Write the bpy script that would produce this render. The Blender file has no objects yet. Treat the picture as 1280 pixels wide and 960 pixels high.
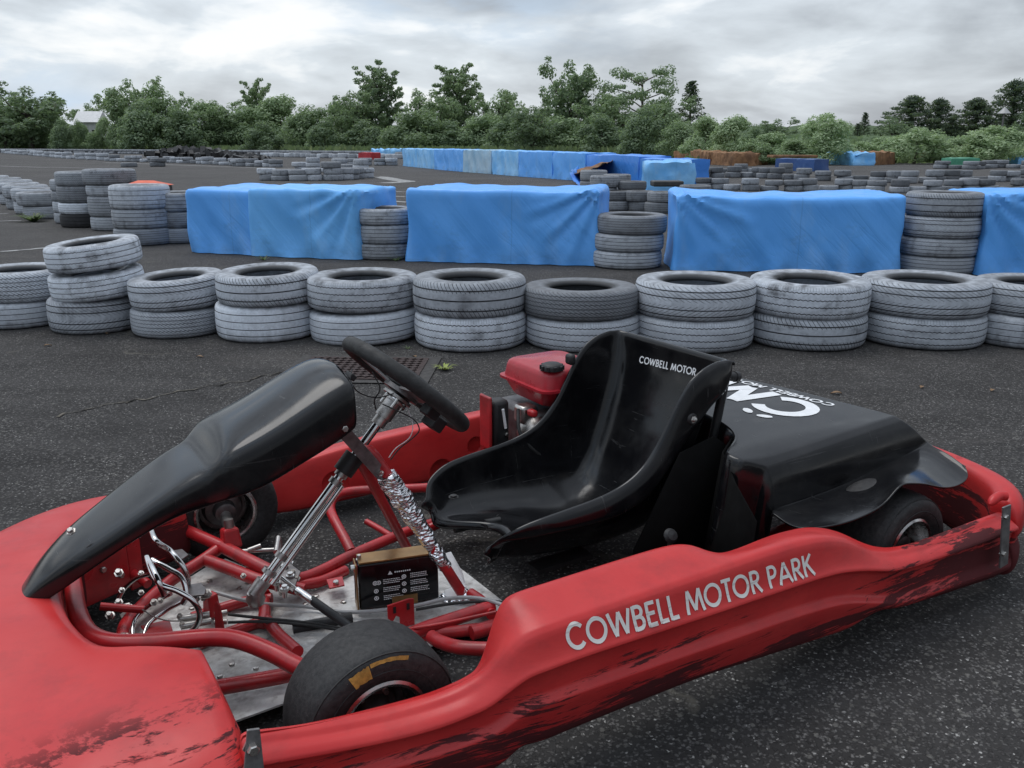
import bpy, bmesh, math, random
from mathutils import Vector, Matrix, noise
from mathutils.bvhtree import BVHTree

random.seed(7)
sc = bpy.context.scene
COL = sc.collection
R = math.radians
PI = math.pi

# ------------------------------------------------------------------ camera and pixel -> place helpers
H, F, PIT = 1.0138, 1080.0, R(15.56)
TX, TY, YAW = 0.578, 2.283, R(212.2)          # where the kart stands
cp, sp = math.cos(PIT), math.sin(PIT)
cy, sy = math.cos(YAW), math.sin(YAW)


def ray(px, py):
    a, b = (px - 640) / F, (py - 480) / F
    return (a, cp - b * sp, -sp - b * cp)


def g(px, py, z=0.0):
    d = ray(px, py)
    t = (z - H) / d[2]
    return Vector((d[0] * t, d[1] * t, z))


def gy(px, py, Y):
    d = ray(px, py)
    t = Y / d[1]
    return Vector((d[0] * t, Y, H + d[2] * t))


def k(px, py, **kw):
    d = ray(px, py)
    o = (-TX, -TY, H)
    rr = lambda v: (v[0] * cy + v[1] * sy, -v[0] * sy + v[1] * cy, v[2])
    o, d = rr(o), rr(d)
    ax, val = list(kw.items())[0]
    i = 'xyz'.index(ax)
    t = (val - o[i]) / d[i]
    return Vector([o[j] + d[j] * t for j in range(3)])


cam_d = bpy.data.cameras.new("camera")
cam = bpy.data.objects.new("camera", cam_d)
COL.objects.link(cam)
cam.location = (0, 0, H)
cam.rotation_euler = (R(90) - PIT, 0, 0)
cam_d.sensor_width = 36.0
cam_d.lens = 36.0 * F / 1280.0
cam_d.clip_start = 0.05
cam_d.clip_end = 6000
sc.camera = cam
sc.view_settings.view_transform = 'Standard'
sc.view_settings.look = 'None'
sc.view_settings.exposure = 0

# ------------------------------------------------------------------ node helpers
class NT:
    def __init__(s, tree):
        s.t = tree
        s.n = tree.nodes
        s.l = tree.links
        s.n.clear()

    def new(s, typ, **kw):
        n = s.n.new(typ)
        for a, b in kw.items():
            setattr(n, a, b)
        return n

    def put(s, sock, v):
        if v is None:
            return
        if isinstance(v, bpy.types.NodeSocket):
            s.l.new(v, sock)
        elif isinstance(v, (tuple, list)) and sock.type == 'RGBA' and len(v) == 3:
            sock.default_value = (*v, 1)
        else:
            sock.default_value = v

    def m(s, op, a, b=None, c=None, clamp=False):
        n = s.new('ShaderNodeMath', operation=op, use_clamp=clamp)
        for i, v in enumerate((a, b, c)):
            s.put(n.inputs[i], v)
        return n.outputs[0]

    def vm(s, op, a, b=None):
        n = s.new('ShaderNodeVectorMath', operation=op)
        s.put(n.inputs[0], a)
        if b is not None:
            s.put(n.inputs[1], b)
        return n.outputs[0]

    def mix(s, f, a, b, blend='MIX'):
        n = s.new('ShaderNodeMix', data_type='RGBA', blend_type=blend)
        s.put(n.inputs[0], f)
        s.put(n.inputs[6], a)
        s.put(n.inputs[7], b)
        return n.outputs[2]

    def noise(s, vec, scale, detail=3, rough=.55, dist=0):
        n = s.new('ShaderNodeTexNoise')
        s.put(n.inputs['Vector'], vec)
        n.inputs['Scale'].default_value = scale
        n.inputs['Detail'].default_value = detail
        n.inputs['Roughness'].default_value = rough
        n.inputs['Distortion'].default_value = dist
        return n.outputs['Fac']

    def mapr(s, v, a, b, c=0., d=1., smooth=False):
        n = s.new('ShaderNodeMapRange')
        n.clamp = True
        if smooth:
            n.interpolation_type = 'SMOOTHSTEP'
        for i, x in enumerate((v, a, b, c, d)):
            s.put(n.inputs[i], x)
        return n.outputs[0]

    def vor(s, vec, scale, feature='F1', out='Distance'):
        n = s.new('ShaderNodeTexVoronoi', feature=feature)
        s.put(n.inputs['Vector'], vec)
        n.inputs['Scale'].default_value = scale
        return n.outputs[out]

    def scale(s, vec, v):
        return s.vm('MULTIPLY', vec, v)

    def bump(s, h, strength=.3, dist=.01, normal=None):
        n = s.new('ShaderNodeBump')
        s.put(n.inputs['Strength'], strength)
        n.inputs['Distance'].default_value = dist
        s.put(n.inputs['Height'], h)
        s.put(n.inputs['Normal'], normal)
        return n.outputs[0]

    def obj(s):
        return s.new('ShaderNodeTexCoord').outputs['Object']

    def sep(s, v):
        n = s.new('ShaderNodeSeparateXYZ')
        s.put(n.inputs[0], v)
        return n.outputs

    def comb(s, x, y, z):
        n = s.new('ShaderNodeCombineXYZ')
        for i, v in enumerate((x, y, z)):
            s.put(n.inputs[i], v)
        return n.outputs[0]

    def finish(s, col, rough=.5, metal=0., normal=None, spec=.5, **kw):
        b = s.new('ShaderNodeBsdfPrincipled')
        s.put(b.inputs['Base Color'], col)
        s.put(b.inputs['Roughness'], rough)
        s.put(b.inputs['Metallic'], metal)
        s.put(b.inputs['Specular IOR Level'], spec)
        s.put(b.inputs['Normal'], normal)
        for a, v in kw.items():
            s.put(b.inputs[a.replace('_', ' ')], v)
        o = s.new('ShaderNodeOutputMaterial')
        s.l.new(b.outputs[0], o.inputs[0])
        return b


def mat(name):
    m = bpy.data.materials.new(name)
    m.use_nodes = True
    return m, NT(m.node_tree)


def simple(name, col, rough=.5, metal=0., nscale=40, namp=.25, bump=0.0, spec=.5, dirt=None):
    m, t = mat(name)
    o = t.obj()
    n = t.noise(o, nscale, 4)
    c = t.mix(t.mapr(n, .3, .7), tuple(v * (1 - namp) for v in col), tuple(min(1, v * (1 + namp)) for v in col))
    if dirt:
        c = t.mix(t.mapr(t.noise(o, nscale * .3, 6, .7), .5, .72), c, dirt)
    nn = t.bump(t.noise(o, nscale * 4, 3), bump, .002) if bump else None
    rr = t.mapr(t.noise(o, nscale * .6, 3), .3, .7, max(0.03, rough - .08), min(1, rough + .1))
    t.finish(c, rr, metal, nn, spec)
    return m


M = {}
# red moulded plastic of the bodywork, scraped black along its low ridges
def red_plastic(name, scuff=1.0, seed=0.0, hi=.2, lo=.02, bias=.0, ylow=None):
    m, t = mat(name)
    o = t.obj()
    x, y, z = t.sep(o)
    fade = t.noise(o, 5, 4)
    c = t.mix(t.mapr(fade, .35, .7), (.46, .018, .020), (.55, .036, .034))
    s = t.noise(t.scale(o, (3.2, 5, 48)), 1.0, 9, .74, .25)
    s2 = t.noise(t.scale(t.vm('ADD', o, (seed, 0, 0)), (2.2, 3, 7)), 1.0, 3, .5)
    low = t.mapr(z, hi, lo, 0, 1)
    if ylow:
        low = t.m('MAXIMUM', low, t.mapr(y, ylow, ylow + .26, 0, .8))
    sf = t.noise(t.scale(o, (28, 60, 210)), 1.0, 4, .65)
    k1 = t.m('ADD', t.m('ADD', t.m('MULTIPLY', s, .62), t.m('MULTIPLY', s2, .62)), t.m('MULTIPLY', t.m('SUBTRACT', sf, .5), .16))
    ends = t.m('ADD', t.mapr(x, 1.0, 1.12), t.mapr(x, .30, .05, 0, .15))
    k2 = t.m('ADD', k1, t.m('ADD', t.m('MULTIPLY', low, .10 * scuff), t.m('ADD', t.m('MULTIPLY', ends, .035), bias)))
    mask = t.mapr(k2, .702, .728, 0, 1)
    mask = t.m('MULTIPLY', mask, t.mapr(low, 0.0, .25, 0, .90 * min(1, scuff)))
    ln = t.noise(t.scale(o, (2.2, 2.2, 110)), 1.0, 3, .6)
    lm = t.m('MULTIPLY', t.mapr(ln, .60, .68), t.mapr(s2, .45, .62, 0, .75 * min(1, scuff)))
    mask = t.m('MAXIMUM', mask, t.m('MULTIPLY', lm, t.mapr(low, 0, .3)))
    c = t.mix(mask, c, (.022, .018, .020))
    grime = t.mapr(t.noise(t.scale(o, (6, 6, 14)), 2.0, 7, .7), .48, .8, 0, .35)
    c = t.mix(grime, c, (.10, .012, .014))
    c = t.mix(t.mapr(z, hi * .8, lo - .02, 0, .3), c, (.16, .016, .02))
    rgh_ = t.m('ADD', t.mapr(t.noise(o, 14, 4), .3, .7, .30, .46), t.m('MULTIPLY', mask, .35))
    b = t.bump(t.noise(t.scale(o, (30, 30, 160)), 1, 5), .12, .002)
    t.finish(c, rgh_, 0, b, t.m('SUBTRACT', .38, t.m('MULTIPLY', mask, .28)))
    return m


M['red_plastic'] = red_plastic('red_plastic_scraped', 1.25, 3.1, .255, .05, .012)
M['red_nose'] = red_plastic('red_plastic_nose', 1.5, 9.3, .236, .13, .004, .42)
M['red_far'] = red_plastic('red_plastic_far', .35, 1.0, .05, .0)
M['red_tube'] = simple('red_powder_coat', (.42, .018, .022), .32, 0, 22, .14, .06, .5, (.16, .02, .02))
M['red_tank'] = simple('red_tank_paint', (.36, .016, .026), .3, 0, 30, .12, .1)
m, t = mat('black_gloss_plastic')
o = t.obj()
dust = t.noise(o, 7, 8, .72)
c = t.mix(t.mapr(dust, .46, .75, 0, .5), (.0045, .0045, .0055), (.028, .0275, .027))
scr = t.noise(t.scale(o, (4, 9, 150)), 1.0, 4, .6)
scr2 = t.noise(t.scale(o, (120, 8, 12)), 1.0, 4, .6)
sm = t.m('MAXIMUM', t.mapr(scr, .66, .70), t.mapr(scr2, .67, .71))
c = t.mix(t.m('MULTIPLY', sm, .14), c, (.12, .12, .12))
rgh = t.m('ADD', t.mapr(dust, .38, .75, .10, .30), t.m('MULTIPLY', sm, .15))
t.finish(c, rgh, 0, t.bump(t.noise(o, 22, 4), .04, .003), .45)
M['black_gloss'] = m
M['black_matte'] = simple('black_matte', (.014, .014, .015), .55, 0, 40, .3, .2)
M['shadow_black'] = simple('deep_black', (.004, .004, .004), .95, 0, 40, .2, .0, .1)  # shade as a colour, for the added sheets by seat and cover
M['black_rubber'] = simple('black_rubber', (.022, .022, .022), .62, 0, 60, .35, .3, .35)
M['chrome'] = simple('chrome', (.62, .61, .6), .14, 1, 30, .15)
M['steel'] = simple('dull_steel', (.42, .40, .38), .38, 1, 50, .3, .2)
M['rim_silver'] = simple('rim_silver', (.60, .59, .58), .24, 1, 60, .15)
M['dark_steel'] = simple('dark_steel', (.14, .13, .13), .42, .9, 50, .3, .2)
M['zinc'] = simple('zinc_bolt', (.6, .58, .55), .3, 1, 80, .2)
M['gold_plate'] = simple('yellow_zinc_plate', (.34, .20, .085), .36, .85, 20, .25, .1)
M['white_paint'] = simple('white_paint', (.74, .74, .74), .5, 0, 60, .08)
M['scratched_grey'] = simple('worn_grey_metal', (.22, .21, .21), .4, .7, 60, .3, .2)
M['orange'] = simple('orange_plastic', (.62, .09, .03), .5, 0, 10, .2)
M['sticker'] = simple('yellow_sticker', (.42, .22, .045), .6, 0, 90, .35, .3)
M['cable_grey'] = simple('grey_cable', (.34, .34, .34), .45, 0, 50, .1)
M['concrete'] = simple('concrete_rim', (.052, .049, .047), .9, 0, 30, .3, .5)
M['rusty'] = simple('rusty_iron', (.052, .036, .034), .8, .2, 60, .4, .5)
M['leaf_brown'] = simple('dry_leaf', (.20, .12, .06), .7, 0, 60, .3)
M['grass_yellow'] = simple('young_grass', (.20, .24, .05), .6, 0, 40, .4)
M['cardboard'] = simple('weathered_brown_foam', (.25, .135, .07), .85, 0, 4, .4, .4, .3, (.10, .055, .035))
M['green_tarp'] = simple('green_tarp', (.06, .26, .16), .5, 0, 8, .2)
M['grey_board'] = simple('dark_board', (.045, .045, .045), .6, 0, 10, .3)
M['white_wall'] = simple('white_wall', (.62, .62, .62), .7, 0, 3, .1)
M['roof_dark'] = simple('roof_dark', (.12, .12, .13), .6, 0, 3, .2)

# foil
m, t = mat('crumpled_foil')
o = t.obj()
h = t.vor(t.scale(o, (90, 90, 160)), 1.0)
b = t.bump(h, .8, .006)
t.finish((.82, .82, .84), .2, 1, b)
M['foil'] = m

# front slick
m, t = mat('slick_tyre_rubber')
o = t.obj()
n = t.noise(o, 110, 6, .7)
c = t.mix(t.mapr(n, .35, .75), (.014, .014, .015), (.045, .043, .043))
spk = t.mapr(t.vor(o, 130), .12, .06)
spk = t.m('MULTIPLY', spk, t.mapr(t.noise(o, 18, 3), .5, .62))
c = t.mix(t.m('MULTIPLY', spk, .5), c, (.22, .2, .19))
b = t.bump(n, .5, .002)
t.finish(c, .62, 0, b, .35)
M['slick'] = m

# floor pan
m, t = mat('aluminium_floor_pan')
o = t.obj()
n = t.noise(o, 9, 7, .7)
n2 = t.vor(t.scale(o, (1, 1, 0)), 34, out='Distance')
c = t.mix(t.mapr(n, .40, .68), (.62, .61, .59), (.22, .20, .18))
c = t.mix(t.mapr(t.noise(o, 60, 3), .55, .75, 0, .5), c, (.12, .09, .08))
t.finish(c, .5, .25, t.bump(t.mapr(n2, .1, .5), .4, .006))
M['pan'] = m

# whitewashed tyres -------------------------------------------------
def tyre_mat(name, style, Rr, W, paint=(.56, .60, .655)):
    m, t = mat(name)
    o = t.obj()
    x, y, z = t.sep(o)
    oi = t.new('ShaderNodeObjectInfo')
    rnd = oi.outputs['Random']
    tint = oi.outputs['Color']
    ang = t.m('MULTIPLY', t.m('ARCTAN2', y, x), 1 / (2 * PI))
    rad = t.m('POWER', t.m('ADD', t.m('MULTIPLY', x, x), t.m('MULTIPLY', y, y)), .5)
    az = t.m('ABSOLUTE', z)
    tread = t.m('MULTIPLY', t.mapr(rad, Rr * .925, Rr * .945), t.mapr(az, W * .47, W * .45))
    inner = t.m('MULTIPLY', tread, t.mapr(az, W * .36, W * .35))
    sh = t.m('SUBTRACT', tread, inner)
    def tri(v, n, amp):
        f = t.m('PINGPONG', t.m('MULTIPLY', v, n), .5)
        return t.m('MULTIPLY', t.m('SUBTRACT', f, .25), amp * 4)
    def groove(zc, half, zz):
        d = t.m('ABSOLUTE', t.m('SUBTRACT', zz, zc))
        return t.mapr(d, half * 1.25, half * .8)
    gs = None
    def add(v):
        nonlocal gs
        gs = v if gs is None else t.m('MAXIMUM', gs, v)
    if style == 0:      # four zigzag ribs
        zz = t.m('ADD', z, tri(ang, 84, .0028))
        for q in (-.3, -.1, .1, .3):
            add(groove(q * W, .0023, zz))
        sl = t.mapr(t.m('PINGPONG', t.m('MULTIPLY', ang, 140), .5), .08, .05)
        add(t.m('MULTIPLY', t.m('MULTIPLY', sl, .5), sh))
    elif style == 1:    # straight grooves, slanted shoulder cuts
        for q in (-.27, 0, .27):
            add(groove(q * W, .0034, z))
        v = t.m('ADD', t.m('MULTIPLY', ang, 85), t.m('MULTIPLY', z, 28))
        sl = t.mapr(t.m('PINGPONG', v, .5), .085, .05)
        add(t.m('MULTIPLY', sl, t.mapr(az, W * .2, W * .215)))
    elif style == 2:    # directional cuts
        v = t.m('ADD', t.m('MULTIPLY', ang, 62), t.m('MULTIPLY', az, 55))
        sl = t.mapr(t.m('PINGPONG', v, .5), .085, .05)
        add(t.m('MULTIPLY', sl, t.mapr(az, W * .05, W * .07, 0, .75)))
        for q in (-.16, .16, -.34, .34):
            add(groove(q * W, .0028, z))
    elif style == 3:    # small blocks
        zz = t.m('ADD', z, tri(ang, 75, .003))
        for q in (-.33, -.2, -.07, .07, .2, .33):
            add(groove(q * W, .0018, zz))
        v = t.m('ADD', t.m('MULTIPLY', ang, 75), t.m('MULTIPLY', z, 60))
        add(t.mapr(t.m('PINGPONG', v, .5), .075, .05))
    else:               # plain ribs nearly bald
        for q in (-.3, -.12, .08, .28):
            add(groove(q * W, .0018, z))
    gr = t.m('MULTIPLY', gs, tread)
    vary = t.vm('ADD', o, t.comb(t.m('MULTIPLY', rnd, 37), t.m('MULTIPLY', rnd, 11), 0))
    wear = t.noise(t.scale(vary, (1, 1, 1.6)), 7, 8, .68)
    fine = t.noise(vary, 55, 5, .7)
    streak = t.noise(t.scale(vary, (22, 22, 2.5)), 1.0, 4, .6)
    w = t.m('ADD', t.m('MULTIPLY', wear, .62), t.m('ADD', t.m('MULTIPLY', fine, .2), t.m('MULTIPLY', streak, .2)))
    base = t.mix(t.mapr(fine, .3, .7), tuple(v * .78 for v in paint), tuple(v * 1.15 for v in paint))
    base = t.mix(1.0, base, tint, 'MULTIPLY')
    worn = t.mapr(w, .51, .63, 0, .82)
    wornv = t.m('MULTIPLY', worn, t.mapr(rnd, 0, 1, .25, 1.0))
    base = t.mix(wornv, base, (.055, .055, .06))
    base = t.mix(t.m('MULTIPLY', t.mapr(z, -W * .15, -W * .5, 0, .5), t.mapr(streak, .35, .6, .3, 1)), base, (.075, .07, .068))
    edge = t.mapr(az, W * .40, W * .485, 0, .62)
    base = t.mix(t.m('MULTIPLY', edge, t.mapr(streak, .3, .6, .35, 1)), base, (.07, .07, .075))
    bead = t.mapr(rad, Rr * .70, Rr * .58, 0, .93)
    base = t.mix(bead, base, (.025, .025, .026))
    col = t.mix(t.m('MULTIPLY', gr, t.mapr(fine, .25, .6, .70, 1)), base, (.012, .012, .014))
    nb = t.bump(t.m('SUBTRACT', t.m('MULTIPLY', fine, .15), gr), .8, .006)
    t.finish(col, .66, 0, nb, .3)
    return m

# blue tarpaulin -----------------------------------------------------
def tarp_mat(name, a, b, fadeamt=.0):
    m, t = mat(name)
    o = t.obj()
    x, y, z = t.sep(o)
    n = t.noise(o, 1.6, 4)
    c = t.mix(t.mapr(n, .35, .65), a, b)
    c = t.mix(t.mapr(t.noise(t.scale(o, (5, 5, 2)), 1, 5), .55, .8, 0, .3 + fadeamt), c, (.34, .52, .72))
    grime = t.noise(t.scale(o, (2.0, 2.0, 3.5)), 1.6, 7, .68)
    c = t.mix(t.mapr(grime, .58, .82, 0, .4), c, (.03, .07, .14))
    seam_ = t.mapr(t.m('ABSOLUTE', t.m('SUBTRACT', t.m('ADD', x, t.m('MULTIPLY', t.noise(o, 2, 2), .05)), .12)), .007, .003)
    c = t.mix(t.m('MULTIPLY', seam_, .16), c, (.03, .09, .22))
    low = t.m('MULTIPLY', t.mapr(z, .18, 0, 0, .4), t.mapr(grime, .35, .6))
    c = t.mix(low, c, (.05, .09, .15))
    dn = t.noise(o, 1.3, 2)
    diag = t.comb(t.m('ADD', x, t.m('MULTIPLY', z, .75)), t.m('ADD', y, t.m('MULTIPLY', z, .4)), t.m('MULTIPLY', z, .25))
    fold = t.comb(t.m('ADD', t.m('MULTIPLY', x, 5.0), t.m('MULTIPLY', z, 4.2)), t.m('MULTIPLY', y, 5.0), t.m('MULTIPLY', z, 1.1))
    w1 = t.noise(fold, 1.0, 3, .45, .5)
    w2 = t.noise(t.scale(o, (9, 9, 3.0)), 1.0, 4, .55, .4)
    w3 = t.vor(t.scale(o, (9, 9, 6)), 1.0)
    wv = t.new('ShaderNodeTexVoronoi', feature='DISTANCE_TO_EDGE')
    t.put(wv.inputs['Vector'], t.vm('ADD', t.scale(diag, (1, 1, 1)), t.comb(w1, w1, w1)))
    wv.inputs['Scale'].default_value = 1.5
    crease = t.mapr(wv.outputs['Distance'], 0, .04)
    hh = t.m('ADD', t.m('MULTIPLY', w1, 1.0), t.m('ADD', t.m('MULTIPLY', w2, .30), t.m('MULTIPLY', crease, .05)))
    nb = t.bump(hh, t.mapr(t.noise(o, 1.1, 2), .35, .65, .08, .38), .05)
    t.finish(c, t.mapr(w2, .3, .7, .34, .5), 0, nb, .45)
    return m


M['tarp'] = tarp_mat('blue_tarp', (.10, .38, .90), (.13, .43, .95))
M['tarp_light'] = tarp_mat('light_blue_tarp', (.13, .44, .92), (.17, .50, .95), .1)
M['tarp_deep'] = tarp_mat('deep_blue_tarp', (.06, .26, .78), (.075, .30, .84))
M['tarp_pale'] = tarp_mat('pale_blue_tarp', (.14, .46, .90), (.28, .58, .90), .4)
M['tarp_white'] = tarp_mat('bleached_tarp', (.24, .45, .64), (.42, .58, .70), .6)
M['tarp_navy'] = tarp_mat('navy_tarp', (.025, .07, .22), (.03, .09, .27))
M['red_fabric'] = simple('red_sheet', (.40, .02, .03), .5, 0, 6, .2)

# asphalt --------------------------------------------------------------
m, t = mat('asphalt')
o = t.obj()
big = t.noise(o, .35, 5, .6)
mid = t.noise(t.scale(o, (1, 2.2, 1)), 1.4, 6, .65)
fine = t.noise(o, 120, 3, .7)
wn = t.new('ShaderNodeTexNoise')
t.put(wn.inputs['Vector'], o)
wn.inputs['Scale'].default_value = 160
wn.inputs['Detail'].default_value = 2
od = t.vm('ADD', o, t.vm('MULTIPLY', t.vm('SUBTRACT', wn.outputs['Color'], (.5, .5, .5)), (.012, .012, 0)))
vc = t.new('ShaderNodeTexVoronoi')
t.put(vc.inputs['Vector'], od)
vc.inputs['Scale'].default_value = 140
v = vc.outputs['Distance']
x, y, z = t.sep(o)
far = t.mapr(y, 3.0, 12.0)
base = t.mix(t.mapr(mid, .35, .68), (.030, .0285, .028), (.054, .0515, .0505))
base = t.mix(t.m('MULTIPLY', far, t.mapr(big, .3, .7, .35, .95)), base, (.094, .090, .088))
dust = t.mapr(t.noise(t.vm('ADD', t.scale(o, (.55, 1.5, 1)), (3, 8, 0)), 1.0, 7, .7), .56, .72, 0, .5)
base = t.mix(dust, base, (.11, .10, .094))
rv = t.sep(vc.outputs['Color'])
edge_ = t.mapr(v, .62, .30)
st = t.m('MULTIPLY', edge_, rv[0])
clump = t.mapr(t.noise(o, 3.2, 5, .65), .35, .68, .35, 1.0)
base = t.mix(t.m('MULTIPLY', t.mapr(st, .12, .95), clump), base, (.185, .178, .172))
vb2 = t.new('ShaderNodeTexVoronoi')
t.put(vb2.inputs['Vector'], t.vm('ADD', od, (3.3, 1.7, 0)))
vb2.inputs['Scale'].default_value = 72
st2 = t.m('MULTIPLY', t.mapr(vb2.outputs['Distance'], .55, .35), t.mapr(t.sep(vb2.outputs['Color'])[1], .88, .92))
base = t.mix(t.m('MULTIPLY', st2, t.m('MULTIPLY', clump, .8)), base, (.175, .168, .155))
vs2 = t.new('ShaderNodeTexVoronoi')
t.put(vs2.inputs['Vector'], t.vm('ADD', od, (5, 5, 0)))
vs2.inputs['Scale'].default_value = 170
spk = t.m('MULTIPLY', t.mapr(vs2.outputs['Distance'], .42, .22), t.mapr(t.sep(vs2.outputs['Color'])[2], .955, .98))
base = t.mix(t.m('MULTIPLY', spk, .8), base, (.45, .44, .42))
# thin crack lines
cr = t.new('ShaderNodeTexVoronoi', feature='DISTANCE_TO_EDGE')
wob = t.noise(o, 1.7, 5)
t.put(cr.inputs['Vector'], t.vm('ADD', t.scale(o, (.5, .5, 0)), t.comb(t.m('MULTIPLY', wob, .5), t.m('MULTIPLY', wob, .3), 0)))
cr.inputs['Scale'].default_value = .62
crack = t.m('MULTIPLY', t.mapr(cr.outputs['Distance'], .006, .001), t.mapr(t.noise(o, 3, 3), .5, .6))
base = t.mix(t.m('MULTIPLY', crack, .6), base, (.15, .14, .12))
hb = t.m('ADD', t.m('MULTIPLY', edge_, t.m('ADD', rv[1], .3)), t.m('MULTIPLY', st2, 1.5))
nb = t.bump(hb, .8, .0035)
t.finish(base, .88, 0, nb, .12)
M['asphalt'] = m

m, t = mat('worn_road_paint')
o = t.obj()
n = t.noise(o, 9, 8, .75)
c = t.mix(t.mapr(n, .46, .60), (.34, .34, .335), (.085, .082, .08))
t.finish(c, .8)
M['road_paint'] = m

# leaves ---------------------------------------------------------------
def leaf_mat(name, dark, light, yel=(.16, .20, .05)):
    m, t = mat(name)
    ge = t.new('ShaderNodeNewGeometry')
    oi = t.new('ShaderNodeObjectInfo')
    r = ge.outputs['Random Per Island']
    o = t.obj()
    c = t.mix(t.mapr(r, 0, 1), dark, light)
    c = t.mix(t.mapr(t.noise(o, 5, 4), .35, .65, 0, .5), c, dark)
    c = t.mix(t.mapr(oi.outputs['Random'], 0, 1, 0, .4), c, tuple(v * .7 for v in dark))
    c = t.mix(t.mapr(r, .93, 1, 0, .6), c, yel)
    b = t.finish(c, .5, 0, None, .3)
    tr_ = t.new('ShaderNodeBsdfTranslucent')
    t.put(tr_.inputs[0], t.mix(.5, c, (.25, .36, .10)))
    mx = t.new('ShaderNodeMixShader')
    mx.inputs[0].default_value = .5
    t.l.new(b.outputs[0], mx.inputs[1])
    t.l.new(tr_.outputs[0], mx.inputs[2])
    out = [n_ for n_ in t.n if n_.type == 'OUTPUT_MATERIAL'][0]
    t.l.new(mx.outputs[0], out.inputs[0])
    return m


M['leaf_mid'] = leaf_mat('leaf_mid', (.20, .28, .165), (.50, .64, .38))
M['leaf_dark'] = leaf_mat('leaf_dark', (.15, .215, .14), (.37, .48, .29))
M['leaf_kudzu'] = leaf_mat('leaf_kudzu', (.27, .38, .21), (.72, .85, .55), (.22, .26, .10))
M['leaf_pine'] = leaf_mat('leaf_pine', (.055, .085, .068), (.13, .175, .125))
M['weed'] = leaf_mat('weed', (.11, .15, .09), (.24, .30, .17), (.32, .33, .2))
M['bark'] = simple('bark', (.10, .085, .07), .9, 0, 8, .35, .6)

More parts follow.
